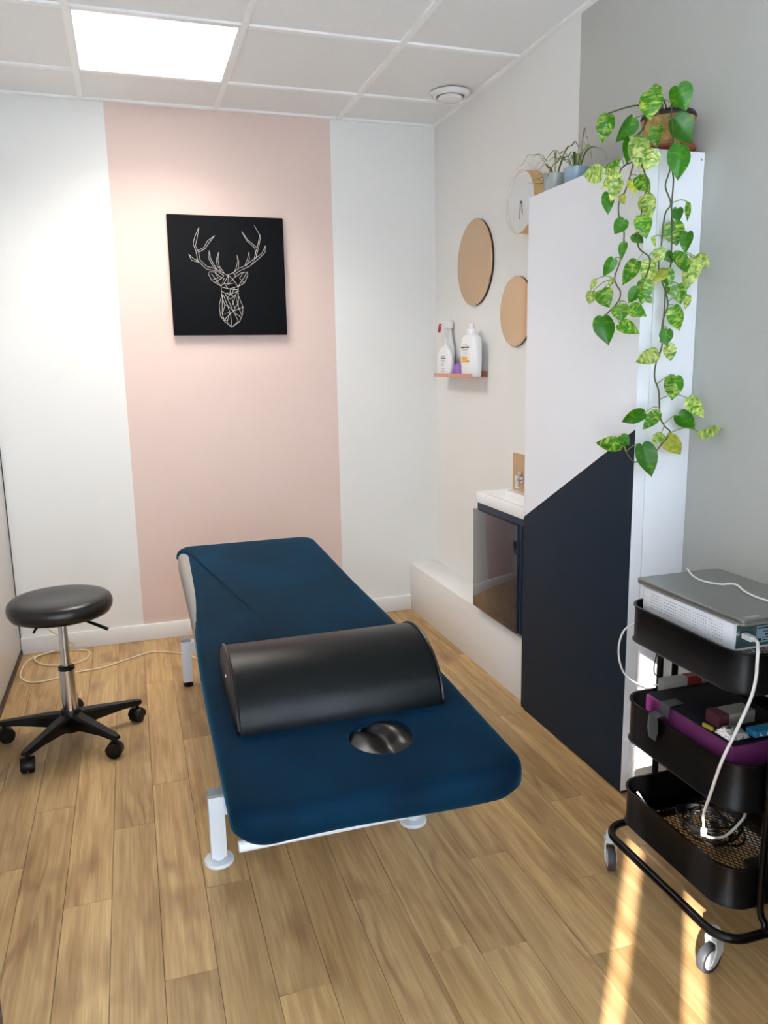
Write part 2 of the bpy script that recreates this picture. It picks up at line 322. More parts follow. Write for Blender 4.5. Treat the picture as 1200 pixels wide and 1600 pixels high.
VINES = [[[-0.164, -2.132, 2.028], [-0.155, -2.132, 1.965], [-0.153, -2.132, 1.896], [-0.147, -2.132, 1.858], [-0.149, -2.132, 1.792], [-0.146, -2.132, 1.757], [-0.142, -2.132, 1.642], [-0.155, -2.132, 1.586], [-0.156, -2.132, 1.529], [-0.159, -2.132, 1.464], [-0.159, -2.132, 1.414], [-0.176, -2.132, 1.369], [-0.178, -2.132, 1.327], [-0.162, -2.132, 1.289], [-0.154, -2.132, 1.22], [-0.136, -2.132, 1.189], [-0.116, -2.132, 1.169], [-0.143, -2.132, 1.137], [-0.172, -2.132, 1.111], [-0.221, -2.117, 1.087], [-0.236, -2.092, 1.116]], [[-0.153, -2.132, 1.911], [-0.163, -2.132, 1.877], [-0.172, -2.132, 1.843], [-0.152, -2.132, 1.8], [-0.17, -2.132, 1.768], [-0.177, -2.132, 1.681], [-0.181, -2.132, 1.625], [-0.146, -2.132, 1.538], [-0.159, -2.132, 1.489], [-0.165, -2.132, 1.427]], [[-0.225, -2.11, 2.011], [-0.237, -2.091, 1.97], [-0.243, -2.08, 1.903], [-0.253, -2.063, 1.84], [-0.261, -2.05, 1.818], [-0.261, -2.05, 1.779], [-0.252, -2.065, 1.729], [-0.256, -2.059, 1.661], [-0.264, -2.045, 1.613], [-0.26, -2.051, 1.59], [-0.254, -2.061, 1.571], [-0.257, -2.057, 1.545], [-0.274, -2.028, 1.512]], [[-0.204, -2.132, 2.028], [-0.239, -2.087, 2.057], [-0.279, -2.021, 2.055], [-0.283, -2.014, 2.052]], [[-0.236, -2.093, 1.916], [-0.254, -2.062, 1.91], [-0.262, -2.048, 1.894], [-0.263, -2.047, 1.858]], [[-0.229, -2.104, 1.993], [-0.241, -2.084, 1.964], [-0.221, -2.117, 1.858], [-0.224, -2.113, 1.82], [-0.228, -2.106, 1.77], [-0.23, -2.101, 1.692], [-0.212, -2.132, 1.653], [-0.219, -2.12, 1.599], [-0.235, -2.094, 1.577]]]
DEER = [[[-1.229, 2.04], [-1.251, 1.997], [-1.261, 1.963], [-1.25, 1.933], [-1.243, 1.884], [-1.205, 1.848], [-1.153, 1.839], [-1.122, 1.818]], [[-1.229, 2.04], [-1.24, 1.992], [-1.251, 1.955], [-1.238, 1.927], [-1.233, 1.89], [-1.202, 1.86], [-1.164, 1.851], [-1.127, 1.832]], [[-1.157, 2.004], [-1.192, 1.979], [-1.211, 1.948], [-1.241, 1.933]], [[-1.157, 2.004], [-1.187, 1.968], [-1.206, 1.942], [-1.239, 1.924]], [[-1.285, 1.915], [-1.261, 1.893], [-1.238, 1.885]], [[-1.285, 1.915], [-1.273, 1.887], [-1.236, 1.878], [-1.222, 1.865]], [[-1.187, 1.934], [-1.191, 1.897], [-1.175, 1.866], [-1.161, 1.846]], [[-1.187, 1.934], [-1.182, 1.897], [-1.166, 1.866], [-1.153, 1.843]], [[-1.142, 1.928], [-1.155, 1.895], [-1.152, 1.864], [-1.13, 1.832]], [[-1.142, 1.928], [-1.147, 1.892], [-1.143, 1.864], [-1.121, 1.832]], [[-0.963, 2.058], [-0.938, 2.013], [-0.95, 1.966], [-0.971, 1.902], [-1.012, 1.869], [-1.051, 1.853], [-1.076, 1.833]], [[-0.963, 2.058], [-0.934, 2.007], [-0.945, 1.961], [-0.961, 1.908], [-0.991, 1.867], [-1.046, 1.842], [-1.071, 1.825]], [[-1.026, 2.027], [-0.997, 1.988], [-0.962, 1.96], [-0.956, 1.954]], [[-1.026, 2.027], [-1.003, 1.985], [-0.965, 1.951], [-0.959, 1.914]], [[-0.912, 1.965], [-0.93, 1.929], [-0.965, 1.902]], [[-0.912, 1.965], [-0.916, 1.932], [-0.947, 1.903], [-0.984, 1.873]], [[-0.995, 1.932], [-1.004, 1.898], [-1.018, 1.869]], [[-0.995, 1.932], [-0.994, 1.899], [-1.012, 1.866]], [[-1.055, 1.916], [-1.051, 1.889], [-1.062, 1.854], [-1.073, 1.833]], [[-1.055, 1.916], [-1.047, 1.886], [-1.051, 1.854]], [[-1.127, 1.832], [-1.107, 1.821], [-1.076, 1.833]], [[-1.14, 1.812], [-1.165, 1.835], [-1.191, 1.836], [-1.196, 1.823], [-1.182, 1.794], [-1.139, 1.769]], [[-1.068, 1.813], [-1.034, 1.835], [-1.007, 1.837], [-1.006, 1.823], [-1.025, 1.785], [-1.056, 1.768]], [[-1.14, 1.812], [-1.122, 1.806], [-1.139, 1.769], [-1.183, 1.827]], [[-1.176, 1.8], [-1.149, 1.806], [-1.165, 1.832]], [[-1.168, 1.783], [-1.14, 1.803]], [[-1.068, 1.813], [-1.081, 1.804], [-1.056, 1.768], [-1.01, 1.833]], [[-1.025, 1.785], [-1.048, 1.808], [-1.025, 1.837]], [[-1.122, 1.818], [-1.14, 1.8]], [[-1.076, 1.833], [-1.065, 1.813]], [[-1.139, 1.769], [-1.139, 1.725], [-1.153, 1.678], [-1.15, 1.626], [-1.131, 1.599], [-1.097, 1.572], [-1.058, 1.599], [-1.042, 1.632], [-1.037, 1.67], [-1.058, 1.726], [-1.056, 1.768]], [[-1.101, 1.821], [-1.124, 1.783], [-1.139, 1.769]], [[-1.101, 1.821], [-1.081, 1.801], [-1.056, 1.768]], [[-1.124, 1.783], [-1.104, 1.755], [-1.056, 1.768]], [[-1.139, 1.765], [-1.095, 1.755], [-1.057, 1.752]], [[-1.101, 1.821], [-1.106, 1.778], [-1.081, 1.801]], [[-1.124, 1.783], [-1.106, 1.778], [-1.079, 1.784]], [[-1.138, 1.745], [-1.123, 1.737], [-1.097, 1.73], [-1.057, 1.746]], [[-1.123, 1.737], [-1.113, 1.714], [-1.098, 1.709], [-1.079, 1.72], [-1.06, 1.74]], [[-1.095, 1.755], [-1.097, 1.73], [-1.113, 1.714]], [[-1.097, 1.73], [-1.079, 1.72]], [[-1.111, 1.737], [-1.087, 1.737], [-1.074, 1.761]], [[-1.139, 1.725], [-1.126, 1.678], [-1.141, 1.631], [-1.104, 1.646], [-1.114, 1.679], [-1.13, 1.725]], [[-1.113, 1.714], [-1.086, 1.649], [-1.102, 1.637], [-1.13, 1.611]], [[-1.086, 1.649], [-1.037, 1.67]], [[-1.086, 1.649], [-1.063, 1.685], [-1.07, 1.726], [-1.09, 1.679]], [[-1.101, 1.643], [-1.097, 1.572], [-1.119, 1.599], [-1.104, 1.643]], [[-1.086, 1.646], [-1.048, 1.62]], [[-1.083, 1.643], [-1.064, 1.602], [-1.097, 1.572]], [[-1.135, 1.731], [-1.141, 1.637], [-1.131, 1.599]], [[-1.058, 1.726], [-1.061, 1.673], [-1.045, 1.629]], [[-1.126, 1.678], [-1.114, 1.679], [-1.086, 1.649]], [[-1.15, 1.626], [-1.13, 1.611], [-1.119, 1.599]], [[-1.089, 1.708], [-1.079, 1.667]]]

# ================================================================== the setting
XL = -2.205; YF = -4.40
floor = struct(MB().box(XL-0.1, 0.1, YF-0.1, 0.1, -0.08, -0.006).build('floor', 'dark_brown', smooth=0))
random.seed(11)
ENDS = {-1: -1.84, 0: -1.55, 1: -2.06, 2: -1.73, 3: -2.40, 4: -1.20, 5: -2.53, 6: -1.90, 7: -2.28, 8: -1.62, 9: -2.558, 10: -2.22, 11: -1.75, 12: -2.397, 13: -2.037, 14: -2.33, 15: -1.66, 16: -2.1, -2: -2.2}
PL = 0.90
plank_cache = {}
for k in range(-2, 17):
    x0, x1 = max(-1.99+0.12*k, XL), min(-1.99+0.12*(k+1), 0.0)
    if x1-x0 < 0.01: continue
    e = ENDS[k]
    while e > YF: e -= PL
    while e < 0:
        y0, y1 = max(e, YF), min(e+PL, 0.0); e += PL
        if y1-y0 < 0.01: continue
        key = (round(x1-x0, 3), round(y1-y0, 3)); cx, cy = (x0+x1)/2, (y0+y1)/2
        if key in plank_cache:
            o = plank_cache[key].copy(); COL.objects.link(o); o.location = (cx, cy, 0)
        else:
            g = 0.0005; bq = 0.0007; mb = MB()
            a, b2 = (x1-x0)/2-g, (y1-y0)/2-g
            ring = lambda d, z: [(cx-a+d, cy-b2+d, z), (cx+a-d, cy-b2+d, z), (cx+a-d, cy+b2-d, z), (cx-a+d, cy+b2-d, z)]
            mb.loft([ring(0, -0.007), ring(0, -bq), ring(bq, 0.0)])
            o = mb.build('plank', 'oak_plank', floor, smooth=0, loc=(cx, cy, 0)); plank_cache[key] = o

# walls
T = 0.12
PLX, PRX = -1.6215, -0.5595
mb = MB()
for a, b2, mi in ((XL-T, PLX, 0), (PLX, PRX, 1), (PRX, T, 0)):
    mb.add([(a,0,-0.08),(b2,0,-0.08),(b2,0,H+0.1),(a,0,H+0.1)], [(0,1,2,3)], mi)
mb.add([(XL-T,T,-0.08),(T,T,-0.08),(T,T,H+0.1),(XL-T,T,H+0.1)], [(3,2,1,0)], 0)
struct(mb.build('wall_back', ['paint_white', 'paint_pink'], smooth=0))
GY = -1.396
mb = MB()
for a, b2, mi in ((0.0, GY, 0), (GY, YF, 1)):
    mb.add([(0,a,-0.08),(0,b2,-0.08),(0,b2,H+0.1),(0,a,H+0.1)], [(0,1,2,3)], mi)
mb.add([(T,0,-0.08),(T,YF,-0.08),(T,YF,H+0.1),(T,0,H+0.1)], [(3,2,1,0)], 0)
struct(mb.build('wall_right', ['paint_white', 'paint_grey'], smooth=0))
struct(MB().box(XL-T-0.012, XL-0.012, YF, 0.0, -0.08, H+0.1).build('wall_left', 'dark_brown', smooth=0))
# white sliding door leaves along the left side, in a dark track
door = struct(MB().box(XL-0.012, XL, -1.62, -0.010, 0.030, H-0.02, bev=0.0015).build('door_1', 'gloss_white'))
struct(MB().box(XL-0.012, XL-0.003, -4.39, -1.63, 0.030, H-0.02, bev=0.0015).build('door_2', 'gloss_white'))
struct(MB().box(XL-0.012, XL+0.006, YF+0.01, -0.004, 0.0, 0.024, bev=0.002).build('trim_2', 'dark_brown'))
struct(MB().box(XL-0.012, XL+0.003, -0.0095, -0.0015, 0.02, H-0.01).build('trim_3', 'black_line', smooth=0))
struct(MB().box(XL+0.006, -1.9455, -2.75, -2.50, 0.0, 0.40, bev=0.003).build('trim_4', 'metal_black'))
# front wall with the window behind the viewer
WX0, WX1, WZ0, WZ1 = -2.115, -0.10, 0.15, 2.20
mb = MB()
mb.box(XL-T, WX0, YF-0.05, YF, -0.08, H+0.1).box(WX1, T, YF-0.05, YF, -0.08, H+0.1).box(WX0, WX1, YF-0.05, YF, -0.08, WZ0).box(WX0, WX1, YF-0.05, YF, WZ1, H+0.1)
mb.box(-1.70, -1.45, YF-0.05, YF, WZ0, WZ1)        # unseen pier added between narrow and wide window to darken the right wall
struct(mb.build('wall_front', 'paint_white', smooth=0))
struct(MB().box(-0.70, 0.0, -3.42, -3.30, 0.0, 1.10, bev=0.004).build('shade_blocker', 'paint_grey'))  # unseen low block added to shade the trolley corner
mb = MB(); fw = 0.012
mb.box(WX0, WX0+fw, YF-0.05, YF-0.03, WZ0, WZ1).box(WX1-fw, WX1, YF-0.05, YF-0.03, WZ0, WZ1).box(WX0, WX1, YF-0.05, YF-0.03, WZ0, WZ0+fw*3).box(WX0, WX1, YF-0.05, YF-0.03, WZ1-fw*3, WZ1)
struct(mb.build('window_1', 'rail_white', smooth=0))
bl = thing('sun_stripe_blind', ((WX0+WX1)/2, YF+0.02, WZ1), 'added white fabric vertical blind out of view, two gaps shaping sun stripes', 'blind')  # unseen blind added so its gaps cast the two sun stripes
box('head_rail', 'rail_white', bl, WX0-0.03, WX1+0.03, YF+0.003, YF+0.045, WZ1, WZ1+0.04)
edges = [(-1.995, -1.842)]
x = -1.780
while x < WX1: edges.append((x, min(x+0.128, WX1+0.02))); x += 0.126
for i, (a, b2, zb) in enumerate([(WX0-0.02, -1.975, 1.80), (-1.86, -1.76, 1.30)]):
    box('slat', 'blind_fabric', bl, a, b2, YF+0.022, YF+0.0228, zb, WZ1)     # short slats added above the two gaps to cut off the sun
for i, (a, b2) in enumerate(edges):
    box('slat', 'blind_fabric', bl, a, b2, YF+0.018+0.002*(i % 2), YF+0.0188+0.002*(i % 2), WZ0-0.03, WZ1)

# ceiling: tiles in a T-bar grid
ceil = struct(MB().box(XL-T, T, YF-T, T, H+0.05, H+0.12).build('ceiling', 'tile_white', smooth=0))
GX, GYC = -0.517, -0.368
xs = sorted([XL] + [GX-0.6*k for k in range(0, 3)] + [0.0])
ys = sorted([YF] + [GYC-0.6*k for k in range(0, 7)] + [0.0])
LIGHT = (GX-1.2, GX-0.6, GYC-0.6, GYC)
bw = 0.012
for i in range(len(xs)-1):
    for j in range(len(ys)-1):
        x0, x1, y0, y1 = xs[i], xs[i+1], ys[j], ys[j+1]
        if x1-x0 < 0.05 or y1-y0 < 0.05: continue
        if abs(x0-LIGHT[0]) < 0.01 and abs(y0-LIGHT[2]) < 0.01: continue
        MB().box(x0+0.004, x1-0.004, y0+0.004, y1-0.004, H+0.007, H+0.022).build('ceiling_tile', 'tile_white', ceil, smooth=0)
for x in xs[1:-1]: box('ceiling_rail', 'rail_white', ceil, x-bw, x+bw, YF, 0, H-0.002, H+0.008)
for y in ys[1:-1]:
    for i in range(len(xs)-1): box('ceiling_rail', 'rail_white', ceil, xs[i]+bw, xs[i+1]-bw, y-bw, y+bw, H-0.0015, H+0.008)
eb = 0.022
for nm, b_ in (('edge_rail', (XL, 0, -eb, -0.0005, H-0.003, H+0.008)), ('edge_rail', (-eb, -0.0005, YF, -eb, H-0.003, H+0.008)), ('edge_rail', (XL, XL+eb, YF, -eb, H-0.003, H+0.008)), ('edge_rail', (XL, 0, YF, YF+eb, H-0.003, H+0.008))):
    box(nm, 'rail_white', ceil, *b_)
# LED panel
lp = thing('ceiling_light', ((LIGHT[0]+LIGHT[1])/2, (LIGHT[2]+LIGHT[3])/2, H+0.01), 'square white LED panel glowing in the tiled ceiling', 'ceiling light')
x0, x1, y0, y1 = LIGHT[0]+0.0125, LIGHT[1]-0.0125, LIGHT[2]+0.0125, LIGHT[3]-0.0125
box('diffuser', 'ceiling_glow', lp, x0+0.006, x1-0.006, y0+0.006, y1-0.006, H+0.001, H+0.006)
mb = MB(); mb.box(x0, x0+0.006, y0, y1, H-0.001, H+0.012).box(x1-0.006, x1, y0, y1, H-0.001, H+0.012).box(x0, x1, y0, y0+0.006, H-0.001, H+0.012).box(x0, x1, y1-0.006, y1, H-0.001, H+0.012)
mb.build('frame', 'rail_white', lp, smooth=0)
ad_ = bpy.data.lights.new('panel_beam', 'AREA'); ad_.shape = 'SQUARE'; ad_.size = 0.56; ad_.energy = PANEL_W; ad_.color = (1.0, 0.93, 0.84); ad_.spread = math.radians(125)
al_ = bpy.data.objects.new('panel_beam', ad_); COL.objects.link(al_); al_.parent = lp; al_.location = (0, 0, -0.013)
# air outlet
vt = thing('ceiling_vent', (-0.125, -0.505, H), 'round white air outlet in the ceiling above the mirrors', 'vent')
MB().lathe([(0.060, H), (0.090, H), (0.088, H-0.006), (0.074, H-0.018), (0.066, H-0.018), (0.060, H-0.006)], (-0.125, -0.505, 0), 40, cap0=False, cap1=False).build('ring', 'gloss_white', vt)
MB().lathe([(0.012, H), (0.012, H-0.014), (0.054, H-0.016), (0.056, H-0.022), (0.050, H-0.030), (0.028, H-0.034), (0.0, H-0.035)], (-0.125, -0.505, 0), 40, cap0=False, cap1=False).build('disc', 'gloss_white', vt)

# skirting and boxed pipes
BX = -0.1613
struct(MB().box(XL+0.001, BX, -0.013, 0.0, 0.0, 0.086, bev=0.003).build('baseboard_back', 'gloss_white'))
struct(MB().box(BX, 0.0, -1.392, 0.0, 0.0, 0.2723, bev=0.0015).build('trim_1', 'gloss_white'))

# ================================================================== massage table
TX0, TX1, TY0, TY1 = -1.468, -0.872, -2.685, -0.64
ZP = [(-2.75, 0.536), (-2.6, 0.545), (-2.2, 0.566), (-1.79, 0.590), (-1.34, 0.602), (-0.6, 0.626)]
def ztop(y):
    for (a, za), (b2, zb) in zip(ZP, ZP[1:]):
        if y <= b2 or b2 == ZP[-1][0]: return za+(zb-za)*(y-a)/(b2-a)
HC = (-1.122, -2.468); HR = (0.073, 0.082)
COVER = False
def perim(d, n_side=70, n_end=26, n_c=10, r=0.075):
    x0, x1, y0, y1 = TX0+d, TX1-d, TY0+d, TY1-d; r = max(r-d, 0.01); pts = []
    def seg(p, q, n): 
        for i in range(n): pts.append((p[0]+(q[0]-p[0])*i/n, p[1]+(q[1]-p[1])*i/n))
    def arc(cx, cy, a0, n=n_c):
        for i in range(n): a = math.radians(a0+90*i/n); pts.append((cx+r*math.cos(a), cy+r*math.sin(a)))
    seg((x1, y0+r), (x1, y1-r), n_side); arc(x1-r, y1-r, 0)
    seg((x1-r, y1), (x0+r, y1), n_end); arc(x0+r, y1-r, 90)
    seg((x0, y1-r), (x0, y0+r), n_side); arc(x0+r, y0+r, 180)
    seg((x0+r, y0), (x1-r, y0), n_end); arc(x1-r, y0+r, 270)
    out = []
    for x, y in pts:                       # the pad is a little wider towards its head end
        k = max(0.0, min(1.0, (-1.3-y)/0.9)); s = (x-(TX0+TX1)/2)/((TX1-TX0)/2)
        if s > 0: x += s*(0.012+0.012*k)
        else:
            tuck = 0.0
            if COVER: tuck = 0.030*min(1.0, max(0.0, (-0.725-y)/0.07))*max(0.0, min(1.0, (y+1.85)/1.0))   # cover pulled in, grey side showing
            x += -s*(tuck-0.014*k)
        out.append((x, y))
    return out
def slab(dz, inset, edge, drop, hole_k, hole_depth, curl):
    """rounded slab skin with a round face hole: rings from the hole out over the edge and down the sides"""
    outer = perim(inset+edge); rings = []
    ell = []
    for (x, y) in outer:
        a = math.atan2(y-HC[1], x-HC[0]); k = 1/math.hypot(math.cos(a)/HR[0], math.sin(a)/HR[1])*hole_k
        ell.append((HC[0]+k*math.cos(a), HC[1]+k*math.sin(a)))
    rings.append([(x, y, ztop(y)+dz-hole_depth) for x, y in ell])
    rings.append([(x, y, ztop(y)+dz-0.005) for x, y in ell])
    NR = 18
    for i in range(NR+1):
        t = i/NR; lift = 0.0
        rings.append([(p[0]+(q[0]-p[0])*t + (0 if i else (q[0]-p[0])*0.006), p[1]+(q[1]-p[1])*t + (0 if i else (q[1]-p[1])*0.006), 0) for p, q in zip(ell, outer)])
        rings[-1] = [(x, y, ztop(y)+dz) for x, y, _ in rings[-1]]
    for i in range(1, 7):
        a = math.radians(90*i/6); off = edge*(1-math.sin(a))
        pr = perim(inset+off)
        rings.append([(x, y, ztop(y)+dz-edge*(1-math.cos(a))) for x, y in pr])
    pr = perim(inset); base = rings[-1]
    rings.append([(x, y, ztop(y)+dz-max(edge+0.004, 0.75*drop(x, y))) for x, y in pr])
    pr = perim(inset+curl); rings.append([(x, y, ztop(y)+dz-max(edge+0.010, drop(x, y))) for x, y in pr])
    return rings
tt = thing('massage_table', (-1.169, -1.45, 0), 'electric massage table with grey padded top on a white steel base', 'massage table')
mb = MB(); rg = slab(-0.005, 0.006, 0.028, lambda x, y: 0.115-0.045*max(0.0, min(1.0, (-1.9-y)/0.5)), 1.12, 0.065, 0.02)
mb.loft(rg, True, False, False)
# underside, with the face hole left open
bot = rg[-1]; inn = rg[0]
mb.loft([bot, inn], True, False, False)
mb.build('cushion', 'grey_vinyl', tt, smooth=50)
# leather pads inside the face hole
mb = MB(); rings = []
for i in range(0, 13):
    t = i/12; ring = []
    for j in range(48):
        a = 2*math.pi*j/48; x = HC[0]+HR[0]*1.11*t*math.cos(a); y = HC[1]+HR[1]*1.11*t*math.sin(a)
        d = (x-HC[0]-0.012) + 0.42*(y-HC[1]) - 0.012*math.sin((y-HC[1])*42)
        z = ztop(y)-0.024+0.024*(1-math.exp(-(d/0.024)**2))-0.010*t*t - (0.010*max(0, -d/0.06))
        ring.append((x, y, z))
    rings.append(ring)
mb.loft(rings, True, True, False)
mb.build('face_pad', 'leather_soft', tt, smooth=60)
LEG = 0.044
for (x, y) in ((-1.462, -1.992), (-0.876, -1.992), (-1.452, -0.68), (-0.876, -0.68)):
    l = box('leg', 'white_steel', tt, x-LEG/2, x+LEG/2, y-LEG/2, y+LEG/2, 0.022, 0.208, bev=0.003)
    box('end_cap', 'grey_cap', l, x-LEG/2, x+LEG/2, y-LEG/2, y+LEG/2, 0.207, 0.216, bev=0.003)
    if y < -1: MB().lathe([(0.041, 0.0), (0.042, 0.006), (0.040, 0.010), (0.016, 0.012), (0.012, 0.024)], (x, y, 0), 32).build('foot_plate', 'white_steel', l)
    else: MB().lathe([(0.020, 0.0), (0.022, 0.012), (0.014, 0.024)], (x, y, 0), 20).build('foot', 'plastic_black', l)
for y in (-1.992, -0.68): box('cross_rail', 'white_steel', tt, -1.44, -0.898, y-0.02, y+0.02, 0.150, 0.205, bev=0.003)
box('spine_rail', 'white_steel', tt, -1.209, -1.129, -1.972, -0.70, 0.150, 0.205, bev=0.003)
for y0, y1 in ((-1.75, -1.30), (-1.05, -1.42)):
    for s in (-1, 1): MB().bar((-1.169+s*0.075, y0, 0.20), (-1.169+s*0.075, y1, 0.455), 0.03, 0.05).build('lift_arm', 'lift_grey', tt, smooth=0)
for s in (-1, 1): 
    MB().bar((-1.169+s*0.17, -2.52, ztop(-2.52)-0.135), (-1.169+s*0.17, -0.75, ztop(-0.75)-0.140), 0.03, 0.05).build('frame_rail', 'white_steel', tt, smooth=0)
for y in (-1.30, -1.42): box('frame_cross', 'white_steel', tt, -1.37, -0.97, y-0.02, y+0.02, 0.44, 0.475)
mb = MB().tube([(-1.436, -2.30, 0.2335), (-0.90, -2.30, 0.2335)], 0.0135, 16); rod = mb.build('foot_bar', 'white_steel', tt)
for s in (-1, 1): MB().bar((-1.169+s*0.17, -2.30, 0.2335), (-1.169+s*0.17, -1.992, 0.175), 0.022, 0.022).build('bar_arm', 'white_steel', tt, smooth=0)

def drop(x, y):
    near = max(0.0, min(1.0, (-1.45-y)/0.5))
    if x < -1.40 and y > TY0+0.09: return 0.046+0.022*near + 0.012*math.exp(-((y-TY1)/0.08)**2) + 0.006*math.sin(y*9)
    if y < TY0+0.1: return 0.074+0.004*math.sin(x*11)
    return 0.072+0.005*math.sin(y*7)
random.seed(5)
COVER = True
rg = slab(0.0, 0.0, 0.032, drop, 1.0, 0.022, 0.016)
cv = MB().loft(rg, True, False, False).build('table_cover', 'velvet', smooth=70, loc=(-1.169, -1.45, 0.5))
tag(cv, 'dark blue velvet fitted cover on the massage table, with a face hole', 'cover')

# half-round bolster
bo = thing('bolster', (-1.172, -2.20, 0.5655), 'black leather half-round bolster lying across the blue massage table', 'bolster')
BX0, BX1, BYC, BA, BB = -1.432, -0.926, -2.202, 0.174, 0.131
def bprof(k=1.0, n=30):
    pts = []
    for i in range(n+1):
        a = math.pi*i/n
        pts.append((BYC-BA*k*math.cos(a)*(1.0), BB*k*math.sin(a)**0.92 if 0 < i < n else 0.0))
    return pts
def bring(x, k): return [(x, y, 0.5645+z+(y-BYC)*0.058) for y, z in bprof(k)]
mb = MB(); mb.loft([bring(BX0+0.006, 0.995), bring(BX0+0.012, 1.0), bring(BX1-0.012, 1.0), bring(BX1-0.006, 0.995)], True, False, False); mb.build('body', 'leather_black', bo, smooth=40)
for xa, xb in ((BX0, BX0+0.008), (BX1, BX1-0.008)):
    mb = MB(); mb.loft([bring(xa, 0.96), bring(xa+(xb-xa)*0.4, 0.985), bring(xb, 0.99)], True, True, True); mb.build('end_panel', 'leather_black', bo, smooth=40)
    xm = xa+(xb-xa)*0.55
    MB().tube([(p[0], p[1], p[2]) for p in bring(xm, 1.005)], 0.004, 8, closed=True).build('piping', 'leather_soft', bo)
MB().lathe([(0.0, BX0-0.003), (0.005, BX0-0.002), (0.006, BX0+0.001)], (0, -2.185, 0.628), 14, axis='x').build('rivet', 'chrome', bo)

# ================================================================== rolling stool
SX, SY = -1.905, -1.056
st = thing('rolling_stool', (SX, SY, 0), 'black round-seated rolling stool on a five-arm castor base', 'stool')
MB().lathe([(0.0, 0.497), (0.150, 0.497), (0.172, 0.503), (0.181, 0.520), (0.183, 0.537), (0.178, 0.553), (0.166, 0.563), (0.14, 0.568), (0.07, 0.564), (0.0, 0.562)], (SX, SY, 0), 56, cap0=False, cap1=False).build('seat', 'leather_soft', st, smooth=60)
box('seat_plate', 'plastic_black', st, SX-0.075, SX+0.075, SY-0.06, SY+0.06, 0.478, 0.499, bev=0.004)
lv = MB().tube([(SX+0.02, SY-0.04, 0.487), (SX+0.085, SY-0.075, 0.486), (SX+0.10, SY-0.085, 0.482), (SX+0.162, SY-0.115, 0.458)], [0.004, 0.004, 0.0055, 0.0065], 10).build('lever', 'plastic_black', st)
MB().tube([(SX-0.06, SY-0.08, 0.494), (SX-0.078, SY-0.11, 0.483), (SX-0.084, SY-0.118, 0.474)], 0.004, 8).build('strap_end', 'plastic_black', st)
MB().lathe([(0.0165, 0.285), (0.0165, 0.482)], (SX, SY, 0), 24).build('column', 'chrome', st)
MB().lathe([(0.029, 0.284), (0.029, 0.296), (0.020, 0.300), (0.0165, 0.300)], (SX, SY, 0), 28, cap1=False).build('collar', 'plastic_black', st)
MB().lathe([(0.027, 0.05), (0.027, 0.286)], (SX, SY, 0), 28).build('sleeve', 'chrome', st)
MB().lathe([(0.0, 0.045), (0.040, 0.045), (0.046, 0.060), (0.044, 0.105), (0.033, 0.126), (0.027, 0.127)], (SX, SY, 0), 28, cap1=False).build('hub', 'plastic_black', st)
for a in (20, 92, 165, 238, 309):
    ca, sa = math.cos(math.radians(a)), math.sin(math.radians(a)); px, py = -sa, ca
    mb = MB(); rings = []
    for (r, hw, z0, z1) in ((0.025, 0.026, 0.056, 0.115), (0.10, 0.022, 0.066, 0.108), (0.19, 0.0185, 0.072, 0.096), (0.252, 0.016, 0.070, 0.088), (0.268, 0.010, 0.072, 0.085)):
        rings.append([(SX+ca*r+px*u, SY+sa*r+py*u, z) for u, z in ((-hw, z0), (hw, z0), (hw, z1-0.007), (hw*0.7, z1), (-hw*0.7, z1), (-hw, z1-0.007))])
    mb.loft(rings).build('base_arm', 'plastic_black', st, smooth=40)
    cx, cy = SX+ca*0.252, SY+sa*0.252
    d = a+35; cd, sn = math.cos(math.radians(d)), math.sin(math.radians(d))
    mb = MB().lathe([(0.007, 0.05), (0.007, 0.075)], (cx, cy, 0), 12)
    c = mb.build('caster', 'plastic_black', st, smooth=40)
    hb = MB()          # hood over the wheels
    rings = []
    for u in (-0.0235, -0.019, 0.019, 0.0235):
        k = 0.9 if abs(u) > 0.02 else 1.0; ring = []
        for i in range(13):
            t = math.pi*(-0.12+1.08*i/12); ring.append((cx+cd*(-0.006+0.0295*k*math.cos(t))-sn*u, cy+sn*(-0.006+0.0295*k*math.cos(t))+cd*u, 0.0285+0.0295*k*math.sin(t)))
        rings.append(ring)
    hb.loft(rings).build('hood', 'plastic_black', c, smooth=40)
    for s in (-1, 1):
        wm = MB(); rings = []
        for u, r in ((0.003, 0.024), (0.005, 0.0272), (0.018, 0.0272), (0.0215, 0.022), (0.0225, 0.0)):
            rings.append([(cx-cd*0.006+cd*r*math.cos(2*math.pi*i/20)-sn*s*u, cy-sn*0.006+sn*r*math.cos(2*math.pi*i/20)+cd*s*u, 0.0272+r*math.sin(2*math.pi*i/20)) for i in range(20)])
        wm.loft(rings).build('wheel', 'plastic_black', c, smooth=40)

# power cable of the table, coiled by the skirting
cp = [(-1.30, -0.60, 0.004), (-1.40, -0.36, 0.004), (-1.438, -0.294, 0.004), (-1.585, -0.205, 0.004), (-1.706, -0.265, 0.004), (-1.82, -0.335, 0.004), (-1.938, -0.355, 0.004), (-2.02, -0.401, 0.004), (-2.112, -0.412, 0.004), (-2.168, -0.345, 0.004), (-2.180, -0.25, 0.004), (-2.165, -0.11, 0.004), (-2.10, -0.045, 0.004), (-2.0, -0.03, 0.004), (-1.919, -0.055, 0.004), (-1.885, -0.112, 0.004), (-1.911, -0.205, 0.004), (-1.995, -0.24, 0.005), (-2.082, -0.203, 0.005), (-2.132, -0.13, 0.006), (-2.125, -0.08, 0.010), (-2.06, -0.045, 0.013), (-1.985, -0.028, 0.022), (-1.962, -0.024, 0.032), (-1.985, -0.021, 0.050), (-2.03, -0.022, 0.085), (-2.10, -0.03, 0.150), (-2.16, -0.04, 0.178), (-2.200, -0.05, 0.182)]
